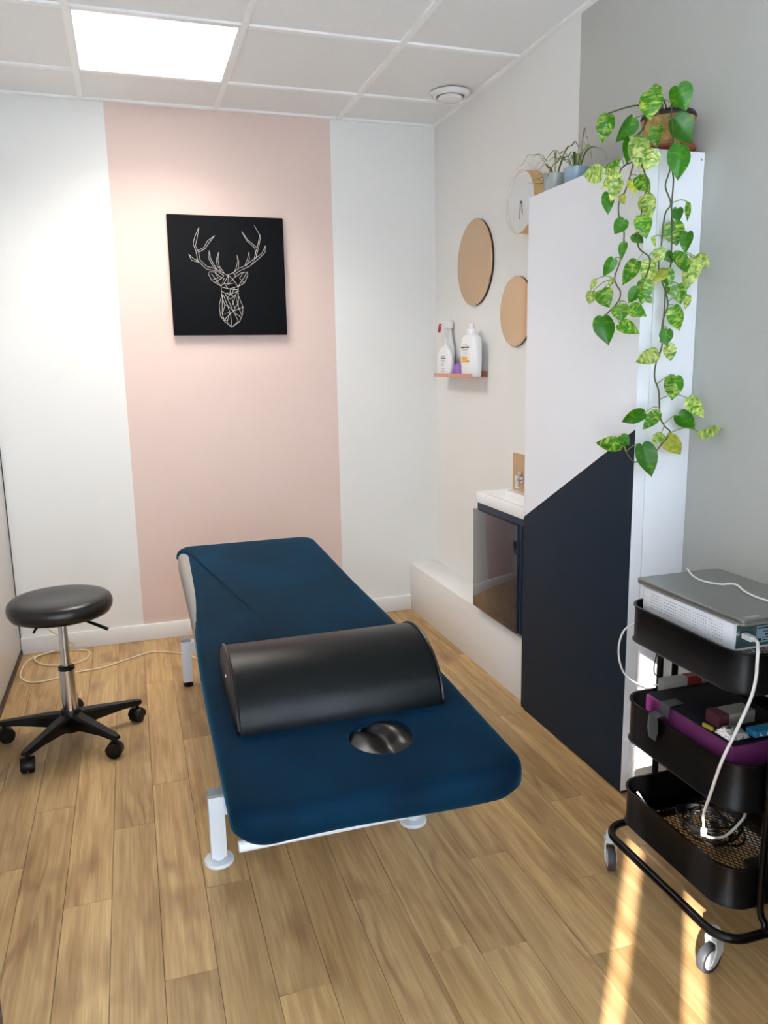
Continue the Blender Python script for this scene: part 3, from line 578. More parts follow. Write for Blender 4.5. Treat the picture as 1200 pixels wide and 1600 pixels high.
o = MB().tube(spline(cp, 8), 0.0043, 8).build('power_cable', 'cable_cream', smooth=60, loc=(-1.8, -0.2, 0))
tag(o, 'cream power cable coiled on the floor between rolling stool and massage table', 'cable')

# ================================================================== canvas with a line-drawn stag
cx0, cx1, cz0, cz1 = -1.377, -0.820, 1.535, 2.097
cn = thing('wall_canvas', ((cx0+cx1)/2, -0.001, cz0), 'square black canvas with a silver line-drawn stag head on the pink wall stripe', 'picture')
box('canvas', 'canvas_black', cn, cx0, cx1, -0.030, -0.001, cz0, cz1, bev=0.003)
mb = MB()
for pl in DEER:
    mb.tube([(x, -0.0302, z) for x, z in pl], 0.0012, 5)
mb.build('line_print', 'print_silver', cn, smooth=60, kind='stuff')

# ================================================================== tall shallow cabinet
CX, CY0, CY1, CZ = -0.194, -2.075, -1.396, 1.955
tc_ = thing('tall_cabinet', (-0.1, (CY0+CY1)/2, 0), 'tall shallow cabinet, its front white above a slanted navy lower part', 'cabinet')
box('body', 'satin_white', tc_, -0.152, -0.001, CY0, CY1, 0.012, CZ, bev=0.0015)
zc0, zc1 = 0.792, 1.178                                     # slanted colour line, far and near
mb = MB(); xd0, xd1 = CX, -0.1545
z0 = 0.012
mb.add([(xd0,CY1,z0),(xd0,CY0,z0),(xd0,CY0,zc1),(xd0,CY1,zc0),(xd0,CY0,CZ),(xd0,CY1,CZ)], [(0,1,2,3)], 1)
mb.add([(xd0,CY0,zc1),(xd0,CY1,zc0),(xd0,CY0,CZ),(xd0,CY1,CZ)], [(1,0,2,3)], 0)
mb.add([(xd0,CY0,z0),(xd1,CY0,z0),(xd1,CY0,CZ),(xd0,CY0,CZ),(xd0,CY0,zc1)], [(0,1,2,3,4)], 0)
mb.add([(xd0,CY1,z0),(xd1,CY1,z0),(xd1,CY1,CZ),(xd0,CY1,CZ),(xd0,CY1,zc0)], [(4,3,2,1,0)], 0)
mb.add([(xd1,CY1,z0),(xd1,CY0,z0),(xd1,CY0,CZ),(xd1,CY1,CZ)], [(3,2,1,0)], 0)
mb.add([(xd0,CY1,CZ),(xd0,CY0,CZ),(xd1,CY0,CZ),(xd1,CY1,CZ)], [(0,1,2,3)], 0)
mb.add([(xd0,CY1,z0),(xd0,CY0,z0),(xd1,CY0,z0),(xd1,CY1,z0)], [(3,2,1,0)], 0)
mb.build('door', ['satin_white', 'navy'], tc_, smooth=0)
box('plinth', 'black_line', tc_, -0.186, -0.002, CY0+0.006, CY1-0.006, 0.0, 0.013)
for x, z in ((-0.012, 1.935), (-0.136, 1.05)): MB().lathe([(0.0, CY0-0.001), (0.003, CY0-0.0008), (0.0032, CY0+0.0005)], (x, 0, z), 10, axis='y').build('screw_cap', 'grey_cap', tc_)

# ================================================================== vanity and basin
va = thing('vanity_cabinet', (-0.09, -1.16, 0.302), 'small navy wall-hung vanity cabinet with a glossy dark door', 'vanity cabinet')
VX = -0.172
rg = [(VX+0.001, y) for y in ()]
mb = MB()
pr = [(0.0-0.001, -0.925), (-0.001, -1.391)]
plan = []
for i in range(7):
    a = math.radians(180+90*i/6); plan.append((VX+0.022+0.022*math.cos(a), -1.391+0.022+0.022*math.sin(a)))
plan = [(VX, -0.925)] + plan + [(-0.001, -1.391), (-0.001, -0.925)]
mb.loft([[(x, y, 0.292) for x, y in plan], [(x, y, 0.776) for x, y in plan]]); mb.build('body', 'navy_body', va, smooth=40)
d = box('door', 'navy_gloss', va, -0.1905, -0.1725, -1.338, -0.918, 0.298, 0.744, bev=0.002)
box('grip_strip', 'navy_body', va, -0.1795, -0.1725, -1.352, -1.339, 0.298, 0.744)
ba = thing('wash_basin', (-0.1, -1.16, 0.776), 'white ceramic hand basin on the navy vanity cabinet', 'basin')
mb = MB()
o0 = rrect(-0.188, -0.0012, -1.391, -0.926, 0.022, 6); o1 = rrect(-0.186, -0.0012, -1.390, -0.927, 0.022, 6)
i0 = rrect(-0.170, -0.055, -1.375, -0.945, 0.030, 6); i1 = rrect(-0.155, -0.068, -1.355, -0.968, 0.030, 6); i2 = rrect(-0.135, -0.085, -1.30, -1.02, 0.020, 6)
mb.loft([[(x, y, 0.777) for x, y in o1], [(x, y, 0.781) for x, y in o0], [(x, y, 0.819) for x, y in o0], [(x, y, 0.823) for x, y in o1], [(x, y, 0.823) for x, y in i0], [(x, y, 0.795) for x, y in i1], [(x, y, 0.779) for x, y in i2]], True, True, True)
mb.build('bowl', 'ceramic', ba, smooth=50)
MB().lathe([(0.012, 0.8235), (0.013, 0.8265), (0.0, 0.8268)], (-0.03, -1.17, 0), 16).build('overflow_ring', 'chrome', ba)
sp = box('backsplash', 'wood_splash', None, -0.012, -0.001, -1.385, -0.945, 0.824, 0.984, bev=0.001); tag(sp, 'light wooden backsplash board on the wall behind the basin', 'backsplash')
tp = thing('basin_tap', (-0.012, -1.04, 0.88), 'chrome wall tap on the wooden board above the basin', 'tap')
box('mount', 'chrome', tp, -0.034, -0.012, -1.075, -1.005, 0.868, 0.896, bev=0.005)
MB().tube([(-0.03, -1.05, 0.880), (-0.06, -1.09, 0.882), (-0.085, -1.13, 0.880), (-0.090, -1.138, 0.862)], 0.009, 12).build('spout', 'chrome', tp)
box('handle', 'chrome', tp, -0.030, -0.018, -1.052, -1.028, 0.896, 0.912, bev=0.003)

# ================================================================== round mirrors and clock
for nm, yc, zc, r, lab in (('a', -0.524, 1.842, 0.196, 'large round copper-tinted wall mirror above the pink shelf'), ('b', -0.950, 1.591, 0.146, 'smaller round copper-tinted wall mirror partly hidden by the tall cabinet')):
    mr = thing('round_mirror', (-0.008, yc, zc), lab, 'mirror', 'round copper mirrors')
    MB().lathe([(r-0.002, -0.001), (r, -0.002), (r, -0.0105)], (0, yc, zc), 72, axis='x').build('backing', 'black_line', mr, smooth=40)
    MB().lathe([(r, -0.0106), (r, -0.0115), (r-0.004, -0.013)], (0, yc, zc), 72, axis='x').build('glass', 'copper_mirror', mr, smooth=20)
ky, kz, kr = -1.066, 2.009, 0.1195
ck = thing('wall_clock', (-0.03, ky, kz), 'round white-faced wall clock with a pale wooden rim', 'clock')
MB().lathe([(kr, -0.001), (kr, -0.059), (kr-0.0025, -0.060), (kr-0.0025, -0.001)], (0, ky, kz), 64, axis='x', cap0=False, cap1=False).build('rim', 'wood_light', ck, smooth=40)
MB().lathe([(kr-0.0027, -0.002), (kr-0.0027, -0.0585), (kr-0.005, -0.0585), (kr-0.006, -0.050)], (0, ky, kz), 64, axis='x').build('dial', 'dial_white', ck, smooth=40)
MB().lathe([(kr-0.0052, -0.056), (kr-0.0052, -0.058), (kr-0.02, -0.059)], (0, ky, kz), 64, axis='x').build('glass', 'clear_glass', ck, smooth=40)
MB().bar((-0.054, ky+0.004, kz+0.006), (-0.054, ky-0.004+0.014, kz-0.064), 0.0035, 0.0015, up=(1,0,0)).build('minute_hand', 'dark_metal', ck, smooth=0)
MB().bar((-0.052, ky-0.002, kz+0.006), (-0.052, ky-0.012, kz-0.046), 0.0040, 0.0015, up=(1,0,0)).build('hour_hand', 'dark_metal', ck, smooth=0)
MB().lathe([(0.005, -0.049), (0.005, -0.0555)], (0, ky, kz), 12, axis='x').build('pivot', 'dark_metal', ck)

# ================================================================== pink ledge with bottles
sh = thing('wall_shelf', (-0.04, -0.42, 1.310), 'narrow copper-pink wall ledge holding bottles', 'shelf')
box('board', 'copper_pink', sh, -0.082, -0.001, -0.660, -0.184, 1.310, 1.3125)
box('lip', 'copper_pink', sh, -0.0845, -0.082, -0.660, -0.184, 1.310, 1.329)
box('back_plate', 'copper_pink', sh, -0.003, -0.001, -0.660, -0.184, 1.3125, 1.340)
ZS = 1.3125
def bottle(name, x, y, prof, hx, hy, m_, label, cat='bottle'):
    t = thing(name, (x, y, ZS), label, cat, 'bottles on the pink ledge')
    mb = MB(); rings = []
    for k, z in prof:
        rings.append([(x+hx*k*math.copysign(abs(math.cos(2*math.pi*i/28))**0.7, math.cos(2*math.pi*i/28)), y+hy*k*math.copysign(abs(math.sin(2*math.pi*i/28))**0.7, math.sin(2*math.pi*i/28)), ZS+z) for i in range(28)])
    mb.loft(rings); mb.build('body', m_, t, smooth=50); return t
def lines(t, m_, x, rows):
    for (ya, yb, z, h) in rows: box('print_line', m_, t, x-0.0004, x, ya, yb, ZS+z-h/2, ZS+z+h/2)
# trigger spray bottle at the back
b1 = bottle('spray_bottle', -0.022, -0.248, [(0.9, 0), (1, 0.006), (1, 0.10), (0.9, 0.15), (0.45, 0.21), (0.36, 0.22), (0.36, 0.242)], 0.017, 0.050, 'bottle_clear', 'clear spray bottle with a white trigger head and red lever')
mb = MB().box(-0.036, -0.010, -0.270, -0.210, ZS+0.240, ZS+0.280, bev=0.006); mb.build('spray_head', 'bottle_white', b1)
MB().tube([(-0.026, -0.215, ZS+0.262), (-0.032, -0.185, ZS+0.260), (-0.036, -0.165, ZS+0.255)], 0.004, 8).build('nozzle_arm', 'bottle_white', b1)
MB().bar((-0.036, -0.158, ZS+0.268), (-0.042, -0.154, ZS+0.224), 0.014, 0.010, up=(1,0,0)).build('trigger', 'crimson', b1)
# white bottle with a flip nozzle in front of it
b2 = bottle('squeeze_bottle', -0.060, -0.285, [(0.9, 0), (1, 0.008), (1.02, 0.07), (0.94, 0.108), (0.72, 0.136), (0.30, 0.150)], 0.0205, 0.082, 'bottle_white', 'white oval squeeze bottle with a narrow nozzle and faint print')
MB().lathe([(0.013, ZS+0.145), (0.013, ZS+0.152), (0.006, ZS+0.158), (0.0045, ZS+0.192), (0.0, ZS+0.193)], (-0.060, -0.292, 0), 16).build('nozzle', 'bottle_white', b2)
lines(b2, 'print_black', -0.0808, [(-0.335, -0.275, 0.092, 0.004)]); lines(b2, 'print_grey', -0.0808, [(-0.325, -0.275, 0.102, 0.003), (-0.325, -0.280, 0.078, 0.003), (-0.300, -0.290, 0.060, 0.012), (-0.330, -0.285, 0.040, 0.003), (-0.320, -0.285, 0.028, 0.003)])
# large pump bottle
b3 = bottle('pump_bottle', -0.050, -0.580, [(0.86, 0), (0.94, 0.008), (1.0, 0.08), (1.0, 0.15), (0.92, 0.178), (0.60, 0.196), (0.28, 0.202)], 0.030, 0.088, 'bottle_white', 'large white pump bottle with a black word and yellow print')
MB().lathe([(0.022, ZS+0.200), (0.022, ZS+0.222), (0.012, ZS+0.226), (0.011, ZS+0.252), (0.0, ZS+0.254)], (-0.050, -0.580, 0), 18).build('pump_cap', 'bottle_white', b3)
lines(b3, 'print_black', -0.0805, [(-0.622, -0.598, 0.138, 0.007), (-0.596, -0.572, 0.138, 0.006), (-0.570, -0.548, 0.138, 0.007), (-0.546, -0.530, 0.138, 0.006)])
lines(b3, 'print_grey', -0.0805, [(-0.600, -0.545, 0.149, 0.003), (-0.605, -0.545, 0.126, 0.003), (-0.590, -0.558, 0.112, 0.004)])
lines(b3, 'print_yellow', -0.0805, [(-0.600, -0.535, 0.086, 0.012), (-0.625, -0.535, 0.072, 0.010), (-0.575, -0.532, 0.094, 0.005)])
mb = MB(); random.seed(3); rings = []
for k, z in ((0.8, 0), (1.0, 0.01), (0.95, 0.035), (0.7, 0.055), (0.25, 0.066)):
    rings.append([(-0.052+0.024*k*math.cos(2*math.pi*i/14)*random.uniform(.85,1.12), -0.430+0.038*k*math.sin(2*math.pi*i/14)*random.uniform(.85,1.12), ZS+z) for i in range(14)])
o = mb.loft(rings).build('bath_sponge', 'lilac', smooth=30, loc=(-0.052, -0.430, ZS)); tag(o, 'small lilac mesh sponge between bottles on the pink ledge', 'sponge')

# ================================================================== small plants on the cabinet
def blade(mb, p0, d, L, rise, wd, seed):
    r = random.Random(seed); n = 10; pts = []
    for i in range(n+1):
        t = i/n; pts.append(Vector(p0)+Vector((d[0], d[1], 0))*L*(t**1.3)+Vector((0, 0, rise*(2.2*t-2.0*t*t*r.uniform(0.9, 1.2)))))
    vs = []; fs = []
    for i, p in enumerate(pts):
        t = i/n; hw = wd*(0.6+0.8*t if t < 0.4 else 0.92*(1-t)/0.6+0.05)/2
        side = Vector((-d[1], d[0], 0)).normalized()*hw
        vs += [p-side+Vector((0,0,hw*0.5)), p, p+side+Vector((0,0,hw*0.5))]
    for i in range(n):
        for j in range(2): a = i*3+j; fs.append((a, a+1, a+4, a+3))
    mb.add(vs, fs)
def small_plant(name, x, y, r, hgt, pm, label, blades, wd, glass=False):
    t = thing(name, (x, y, CZ), label, 'potted plant', 'small potted plants on the cabinet')
    MB().lathe([(0.0, CZ+0.0005), (r*0.78, CZ+0.0005), (r*0.86, CZ+0.004), (r, CZ+hgt), (r-0.004, CZ+hgt), (r*0.9-0.006, CZ+hgt*0.75)], (x, y, 0), 32, cap0=False, cap1=False).build('pot', pm, t, smooth=50)
    MB().lathe([(0.0, CZ+hgt*0.8), (r*0.92-0.003, CZ+hgt*0.8)], (x, y, 0), 24, cap0=False, cap1=False).build('soil', 'soil', t)
    for i, (dx, dy, L, rise) in enumerate(blades):
        mb = MB(); n = math.hypot(dx, dy); blade(mb, (x+dx/n*0.012, y+dy/n*0.012, CZ+hgt*0.8), (dx/n, dy/n), L, rise, wd, i+len(name)); mb.build('leaf', 'grass_blade', t, smooth=80)
small_plant('spider_plant', -0.120, -1.448, 0.042, 0.070, 'pot_grey', 'spider plant with thin striped leaves in a grey glazed pot', [(-0.7, 0.7, 0.17, 0.15), (-1, 0.3, 0.10, 0.13), (-0.9, -0.2, 0.08, 0.02), (-0.6, 0.9, 0.10, 0.02), (0.3, -1, 0.15, 0.17), (0.1, -0.9, 0.12, 0.11), (-0.8, 0.5, 0.09, -0.02), (-1, -0.6, 0.10, 0.06), (0.4, 0.7, 0.12, 0.15), (-0.5, -0.8, 0.07, 0.14), (-0.9, 0.1, 0.07, -0.01)], 0.009)
small_plant('grassy_plant', -0.120, -1.588, 0.044, 0.060, 'pot_blue', 'grassy plant with upright blades in a pale blue pot', [(-0.2, -1, 0.02, 0.085), (0.3, 0.6, 0.02, 0.10), (0.2, -0.2, 0.03, 0.22), (-0.3, 0.9, 0.14, 0.10), (-0.9, 0.4, 0.13, 0.08), (-0.2, -1, 0.13, 0.10), (0.5, -0.8, 0.10, 0.12), (-0.6, 0.8, 0.12, 0.13), (-0.7, 0.1, 0.02, 0.09), (0, 0.5, 0.015, 0.12)], 0.011)

# ================================================================== trailing pothos
pt = thing('trailing_pothos', (-0.083, -2.005, CZ), 'trailing pothos with variegated heart leaves in a basket pot on the cabinet', 'potted plant')
PX, PY = -0.083, -2.012
MB().lathe([(0.0, CZ+0.0005), (0.062, CZ+0.0005), (0.078, CZ+0.010), (0.080, CZ+0.016), (0.072, CZ+0.016), (0.060, CZ+0.006), (0.0, CZ+0.006)], (PX, PY, 0), 40, cap0=False, cap1=False).build('saucer', 'terracotta', pt, smooth=40)
prof = [(0.0, CZ+0.008), (0.058, CZ+0.008)]
for i in range(15): prof.append((0.060+0.014*i/14+(0.0016 if i % 2 else -0.0006), CZ+0.010+0.088*i/14))
prof += [(0.070, CZ+0.100), (0.066, CZ+0.085)]
MB().lathe(prof, (PX, PY, 0), 40, cap0=False, cap1=False).build('pot', 'pot_basket', pt, smooth=60)
MB().lathe([(0.0745, CZ+0.095), (0.077, CZ+0.102), (0.0735, CZ+0.110), (0.068, CZ+0.104), (0.068, CZ+0.095)], (PX, PY, 0), 40, cap0=False, cap1=False).build('pot_rim', 'black_line', pt, smooth=40)
MB().lathe([(0.0, CZ+0.096), (0.0685, CZ+0.096)], (PX, PY, 0), 30, cap0=False, cap1=False).build('soil', 'soil', pt)
LM = ['leaf_green', 'leaf_mixed', 'leaf_pale', 'leaf_yellow']
def leaf_mesh(mname, curl, fold):
    n, mrows = 16, 8; vs = []; fs = []
    def bez(p, t): q = 1-t; return tuple(q**3*p[0][k]+3*q*q*t*p[1][k]+3*q*t*t*p[2][k]+t**3*p[3][k] for k in (0, 1))
    def rim(s):                 # half of the heart outline, from the stalk notch to the tip
        if s < 0.5: return bez(((0, 0.03), (0.20, -0.15), (0.50, 0.02), (0.50, 0.32)), s*2)
        return bez(((0.50, 0.32), (0.50, 0.58), (0.16, 0.84), (0, 1.0)), s*2-1)
    for i in range(n+1):
        s_ = i/n; ox, oy = rim(s_); my = 0.03+0.97*s_**1.15
        for j in range(-mrows//2, mrows//2+1):
            u = j/(mrows/2); x = u*ox; y = my+(oy-my)*abs(u)
            z = -fold*abs(x) - curl*(y-0.3)**2 + 0.025*math.sin(6*y+u*2)*abs(u)
            vs.append((x, y, z))
    w_ = mrows+1
    for i in range(n):
        for j in range(mrows): a = i*w_+j; fs.append((a, a+1, a+w_+1, a+w_))
    me = bpy.data.meshes.new('leaf'); me.from_pydata(vs, [], fs); me.materials.append(MATS[mname])
    me.polygons.foreach_set('use_smooth', [True]*len(me.polygons)); return me
LMESH = [[leaf_mesh(mn, c, f) for c, f in ((0.22, -0.25), (0.35, 0.25), (0.12, 0.35))] for mn in LM]
vine_pts = []
for v in VINES:
    sp_ = spline(v, 6)
    vine_pts += sp_
    MB().tube(sp_, 0.0022, 7).build('vine', 'vine', pt, smooth=60)
# stems rising out of the soil to the start of each vine
for v, off in ((VINES[0], (0.0, -0.03)), (VINES[2], (-0.03, -0.02)), (VINES[3], (-0.03, 0.0)), (VINES[5], (-0.02, -0.03))):
    e = Vector(v[0]); s0 = Vector((PX+off[0], PY+off[1], CZ+0.094)); top = CZ+0.135
    p1 = s0+(e-s0)*0.3; p1.z = top; p2 = s0+(e-s0)*0.75; p2.z = max(top, e.z+0.02)
    MB().tube(spline([s0, p1, p2, e], 6), 0.0022, 7).build('vine', 'vine', pt, smooth=60)
camp = Vector((-1.6, -3.9, 1.5))
rnd = random.Random(8)
for i, (bx_, by_, bz_, tx_, ty_, tz_, wd, kind) in enumerate(LEAVES):
    bse, tip = Vector((bx_, by_, bz_)), Vector((tx_, ty_, tz_))
    yv = tip-bse; Ln = yv.length; yv.normalize()
    view = Vector((-0.55, -0.80, 0.25)).normalized()
    zv = view-yv*view.dot(yv); zv.normalize()
    zv = Matrix.Rotation(rnd.uniform(-0.45, 0.45), 3, yv) @ zv
    xv = yv.cross(zv).normalized(); zv = xv.cross(yv)
    me = LMESH[kind][i % 3]
    o = bpy.data.objects.new('leaf', me); COL.objects.link(o); o.parent = pt
    sx = wd*1.06; sy = Ln*1.0
    Mx = Matrix(((xv.x*sx, yv.x*sy, zv.x*sy*0.9, 0), (xv.y*sx, yv.y*sy, zv.y*sy*0.9, 0), (xv.z*sx, yv.z*sy, zv.z*sy*0.9, 0), (0, 0, 0, 1)))
    loc = bse-ORG[pt]; Mx.translation = loc; o.matrix_basis = Mx
    near = min(vine_pts, key=lambda q: (q-bse).length + (0.02 if q.z < bse.z-0.03 else 0))
    d = (near-bse).length
    if bse.z > CZ+0.03 and i in (0, 1, 2, 3, 5, 9): near = Vector((PX+rnd.uniform(-.03, .03), PY-0.02+rnd.uniform(-.02, .02), CZ+0.094)); d = 0.06
    if 0.004 < d:
        mid = (near+bse)*0.5+Vector((0, -0.004, 0.15*d))
        MB().tube(spline([near, mid, bse+yv*0.04*Ln], 5), 0.0014, 6).build('petiole', 'petiole', pt, smooth=60)

# ================================================================== three-tier trolley
RX0, RX1, RY0, RY1 = -0.428, -0.090, -2.805, -2.388
tr_ = thing('utility_trolley', ((RX0+RX1)/2, (RY0+RY1)/2, 0), 'black three-tier metal trolley on castors beside the tall cabinet', 'trolley')
def basket(z0, z1, zf, name='basket'):
    mb = MB(); o_ = rrect(RX0, RX1, RY0, RY1, 0.062, 8); i_ = rrect(RX0+0.002, RX1-0.002, RY0+0.002, RY1-0.002, 0.060, 8)
    l_ = rrect(RX0-0.004, RX1+0.004, RY0-0.004, RY1+0.004, 0.066, 8)
    R_ = lambda pts, z: [(x, y, z) for x, y in pts]
    f_ = rrect(RX0+0.022, RX1-0.022, RY0+0.022, RY1-0.022, 0.045, 8)
    mb.loft([R_(f_, z0+0.001), R_(o_, z0), R_(l_, z0+0.003), R_(o_, z0+0.007), R_(o_, z1-0.006), R_(l_, z1-0.003), R_(l_, z1), R_(i_, z1), R_(i_, z0+0.003), R_(f_, z0+0.003)], True, False, False)
    b_ = mb.build(name, 'metal_black', tr_, smooth=50)
    # expanded metal floor
    mb = MB(); fx0, fx1, fy0, fy1 = RX0+(0.012 if zf < z0+0.01 else 0.004), RX1-0.008, RY0+0.012, RY1-0.012
    cx, cy = (fx0+fx1)/2, (fy0+fy1)/2; st_ = 0.0125; slope = 0.55; W2, L2 = (fx1-fx0)/2, (fy1-fy0)/2
    for s in (-1, 1):
        k = -40
        while k < 41:
            c = k*st_; k += 1           # line: u = c + s*slope*v  (u along x, v along y)
            seg = []
            for v in (-L2, L2): seg.append((c+s*slope*v, v))
            (u0, v0), (u1, v1) = seg
            # clip to |u| <= W2
            def clip(u0, v0, u1, v1):
                pts = []
                for lim in (-W2, W2):
                    if (u0-lim)*(u1-lim) < 0:
                        t = (lim-u0)/(u1-u0); pts.append((lim, v0+(v1-v0)*t))
                ins = [(u, v) for u, v in ((u0, v0), (u1, v1)) if abs(u) <= W2]
                q = ins+pts
                return q[:2] if len(q) >= 2 else None
            q = clip(u0, v0, u1, v1)
            if not q: continue
            (a0, b0), (a1, b1) = q
            # trim at the rounded corners
            def ok(u, v): 
                du, dv = max(0, abs(u)-(W2-0.05)), max(0, abs(v)-(L2-0.05)); return math.hypot(du, dv) <= 0.052
            n = 24; good = [i for i in range(n+1) if ok(a0+(a1-a0)*i/n, b0+(b1-b0)*i/n)]
            if len(good) < 3: continue
            t0, t1 = good[0]/n, good[-1]/n
            p = (cx+a0+(a1-a0)*t0, cy+b0+(b1-b0)*t0, zf+0.0007*s); e = (cx+a0+(a1-a0)*t1, cy+b0+(b1-b0)*t1, zf+0.0007*s)
            mb.bar(p, e, 0.0022, 0.0016)
    mb.build('mesh_floor', 'metal_black', b_, smooth=0, kind='stuff')
    return b_
TOPF = 0.748
basket(0.672, 0.768, TOPF); basket(0.398, 0.512, 0.402); basket(0.160, 0.262, 0.164)
loop = [(x, y, 0.112) for x, y in rrect(-0.452, -0.066, -2.832, -2.362, 0.062, 8)]
MB().tube(loop, 0.0105, 10, closed=True).build('base_loop', 'metal_black', tr_, smooth=60)
for x, y, yb in ((-0.302, -2.378, -2.362), (-0.254, -2.378, -2.362), (-0.345, -2.815, -2.832), (-0.175, -2.815, -2.832)):
    MB().tube(spline([(x, yb, 0.112), (x, yb, 0.135), (x, y, 0.175), (x, y, 0.40), (x, y, 0.758)], 6), 0.0085, 10).build('upright', 'metal_black', tr_, smooth=60)
def caster(x, y, ang):
    ca, sa = math.cos(ang), math.sin(ang)
    P_ = lambda f, s, z: (x+ca*f-sa*s, y+sa*f+ca*s, z)
    mb = MB().lathe([(0.012, 0.074), (0.012, 0.104)], (x, y, 0), 14); c = mb.build('caster', 'wheel_grey', tr_)
    wx = -0.016                                        # wheel trails behind the stem
    for nm, m_, prof in (('tyre', 'tyre', [(0.024, -0.010), (0.0315, -0.010), (0.0335, -0.007), (0.0335, 0.007), (0.0315, 0.010), (0.024, 0.010)]), ('wheel_disc', 'wheel_grey', [(0.0, -0.0112), (0.020, -0.011), (0.024, -0.0095), (0.024, 0.0095), (0.020, 0.011), (0.0, 0.0112)])):
        rings = [[P_(wx+r*math.cos(2*math.pi*i/28), u, 0.0336+r*math.sin(2*math.pi*i/28)) for i in range(28)] for r, u in prof]
        MB().loft(rings, True, nm != 'tyre', nm != 'tyre').build(nm, m_, c, smooth=40)
    for s in (-1, 1):
        fk = [(wx-0.008, 0.026), (wx+0.008, 0.026), (0.013, 0.050), (0.013, 0.083), (-0.013, 0.083), (-0.010, 0.056)]
        MB().loft([[P_(f, s*0.0125, z) for f, z in fk], [P_(f, s*0.016, z) for f, z in fk]]).build('fork', 'wheel_grey', c, smooth=0)
    MB().loft([[P_(f, s_, 0.076) for f, s_ in ((-0.013, -0.016), (0.013, -0.016), (0.013, 0.016), (-0.013, 0.016))], [P_(f, s_, 0.084) for f, s_ in ((-0.013, -0.016), (0.013, -0.016), (0.013, 0.016), (-0.013, 0.016))]]).build('fork_top', 'wheel_grey', c, smooth=0)
caster(-0.435, -2.375, math.radians(65)); caster(-0.428, -2.775, math.radians(12)); caster(-0.085, -2.375, 1.0); caster(-0.085, -2.815, 0.3)

# measuring device with perforated side, on the top tier
ZB0, ZB1 = TOPF+0.001, 0.812
dv = thing('device_box', (-0.26, -2.575, ZB0), 'white flat electronic box with a perforated side on the top trolley tier', 'device')
DX0, DX1, DY0, DY1 = -0.397, -0.115, -2.735, -2.418
box('case', 'device_white', dv, DX0, DX1, DY0, DY1, ZB0, ZB1, bev=0.002)
box('end_plate', 'device_teal', dv, DX0+0.008, DX1-0.008, DY0-0.0012, DY0+0.001, ZB0+0.006, ZB1-0.004)
mb = MB()
for blk in range(5):
    for i in range(7):
        for j in range(6):
            y = DY1-0.034-blk*0.052-i*0.0068; z = ZB1-0.011-j*0.0072
            mb.lathe([(0.0, DX0-0.0003), (0.0011, DX0-0.0003), (0.0012, DX0+0.0002)], (0, y, z), 6, axis='x', cap0=False, cap1=False)
mb.build('perforation', 'print_black', dv, smooth=0, kind='stuff')
pl_ = box('usb_socket', 'dark_metal', dv, -0.379, -0.360, DY0-0.003, DY0-0.001, 0.776, 0.794)
lb = box('rating_label', 'label_blue', dv, -0.335, -0.265, DY0-0.0018, DY0-0.001, 0.762, 0.800)
mb = MB()
for (xa, xb, za, zb) in ((-0.332, -0.300, 0.794, 0.797), (-0.332, -0.322, 0.764, 0.772), (-0.318, -0.285, 0.786, 0.788), (-0.312, -0.300, 0.778, 0.782), (-0.318, -0.275, 0.772, 0.774), (-0.318, -0.290, 0.766, 0.768)):
    mb.box(xa, xb, DY0-0.0022, DY0-0.0017, za, zb)
mb.build('label_print', 'print_black', lb, smooth=0)
MB().lathe([(0.0, DY0-0.004), (0.004, DY0-0.0035), (0.004, DY0-0.001)], (-0.386, 0, 0.789), 12, axis='y').build('screw', 'steel', dv)

# closed laptop on the box
lt = thing('laptop', (-0.28, -2.583, ZB1), 'closed grey laptop lying on the white electronic box', 'laptop')
LX0, LX1, LY0, LY1 = -0.404, -0.150, -2.768, -2.397
def slabr(z0, z1, d): return [[(x, y, z0) for x, y in rrect(LX0+d, LX1-d, LY0+d, LY1-d, 0.010, 5)], [(x, y, z1) for x, y in rrect(LX0, LX1, LY0, LY1, 0.010, 5)]]
MB().loft([[(x, y, ZB1+0.0005) for x, y in rrect(LX0+0.012, LX1-0.012, LY0+0.012, LY1-0.012, 0.01, 5)], [(x, y, ZB1+0.006) for x, y in rrect(LX0+0.001, LX1-0.001, LY0+0.001, LY1-0.001, 0.01, 5)], [(x, y, ZB1+0.011) for x, y in rrect(LX0, LX1, LY0, LY1, 0.01, 5)]]).build('base', 'laptop_edge', lt, smooth=30)
MB().loft([[(x, y, ZB1+0.0125) for x, y in rrect(LX0, LX1, LY0, LY1, 0.010, 5)], [(x, y, ZB1+0.0175) for x, y in rrect(LX0, LX1, LY0, LY1, 0.010, 5)], [(x, y, ZB1+0.0185) for x, y in rrect(LX0+0.001, LX1-0.001, LY0+0.001, LY1-0.001, 0.010, 5)]]).build('lid', 'laptop_grey', lt, smooth=30)
box('hinge', 'plastic_black', lt, LX0+0.03, LX1-0.03, LY1-0.012, LY1-0.002, ZB1+0.0105, ZB1+0.013)
box('badge', 'laptop_edge', lt, -0.382, -0.345, -2.757, -2.745, ZB1+0.0184, ZB1+0.0188)
ZL = ZB1+0.0185
o = MB().tube(spline([(-0.243, -2.392, ZL+0.006), (-0.268, -2.44, ZL+0.0035), (-0.279, -2.49, ZL+0.003), (-0.262, -2.535, ZL+0.004), (-0.236, -2.556, ZL+0.007), (-0.252, -2.607, ZL+0.004), (-0.258, -2.655, ZL+0.003), (-0.248, -2.72, ZL+0.003), (-0.20, -2.79, ZL+0.0), (-0.17, -2.83, 0.79), (-0.15, -2.84, 0.70)], 8), 0.0026, 8).build('laptop_cable', 'cable_white', smooth=60, loc=(-0.25, -2.55, ZL))
tag(o, 'thin white cable lying across the lid of the grey laptop', 'cable')
us = thing('usb_cable', (-0.40, -2.78, 0.22), 'white USB cable looping down from the electronic box into the bottom tier', 'cable')
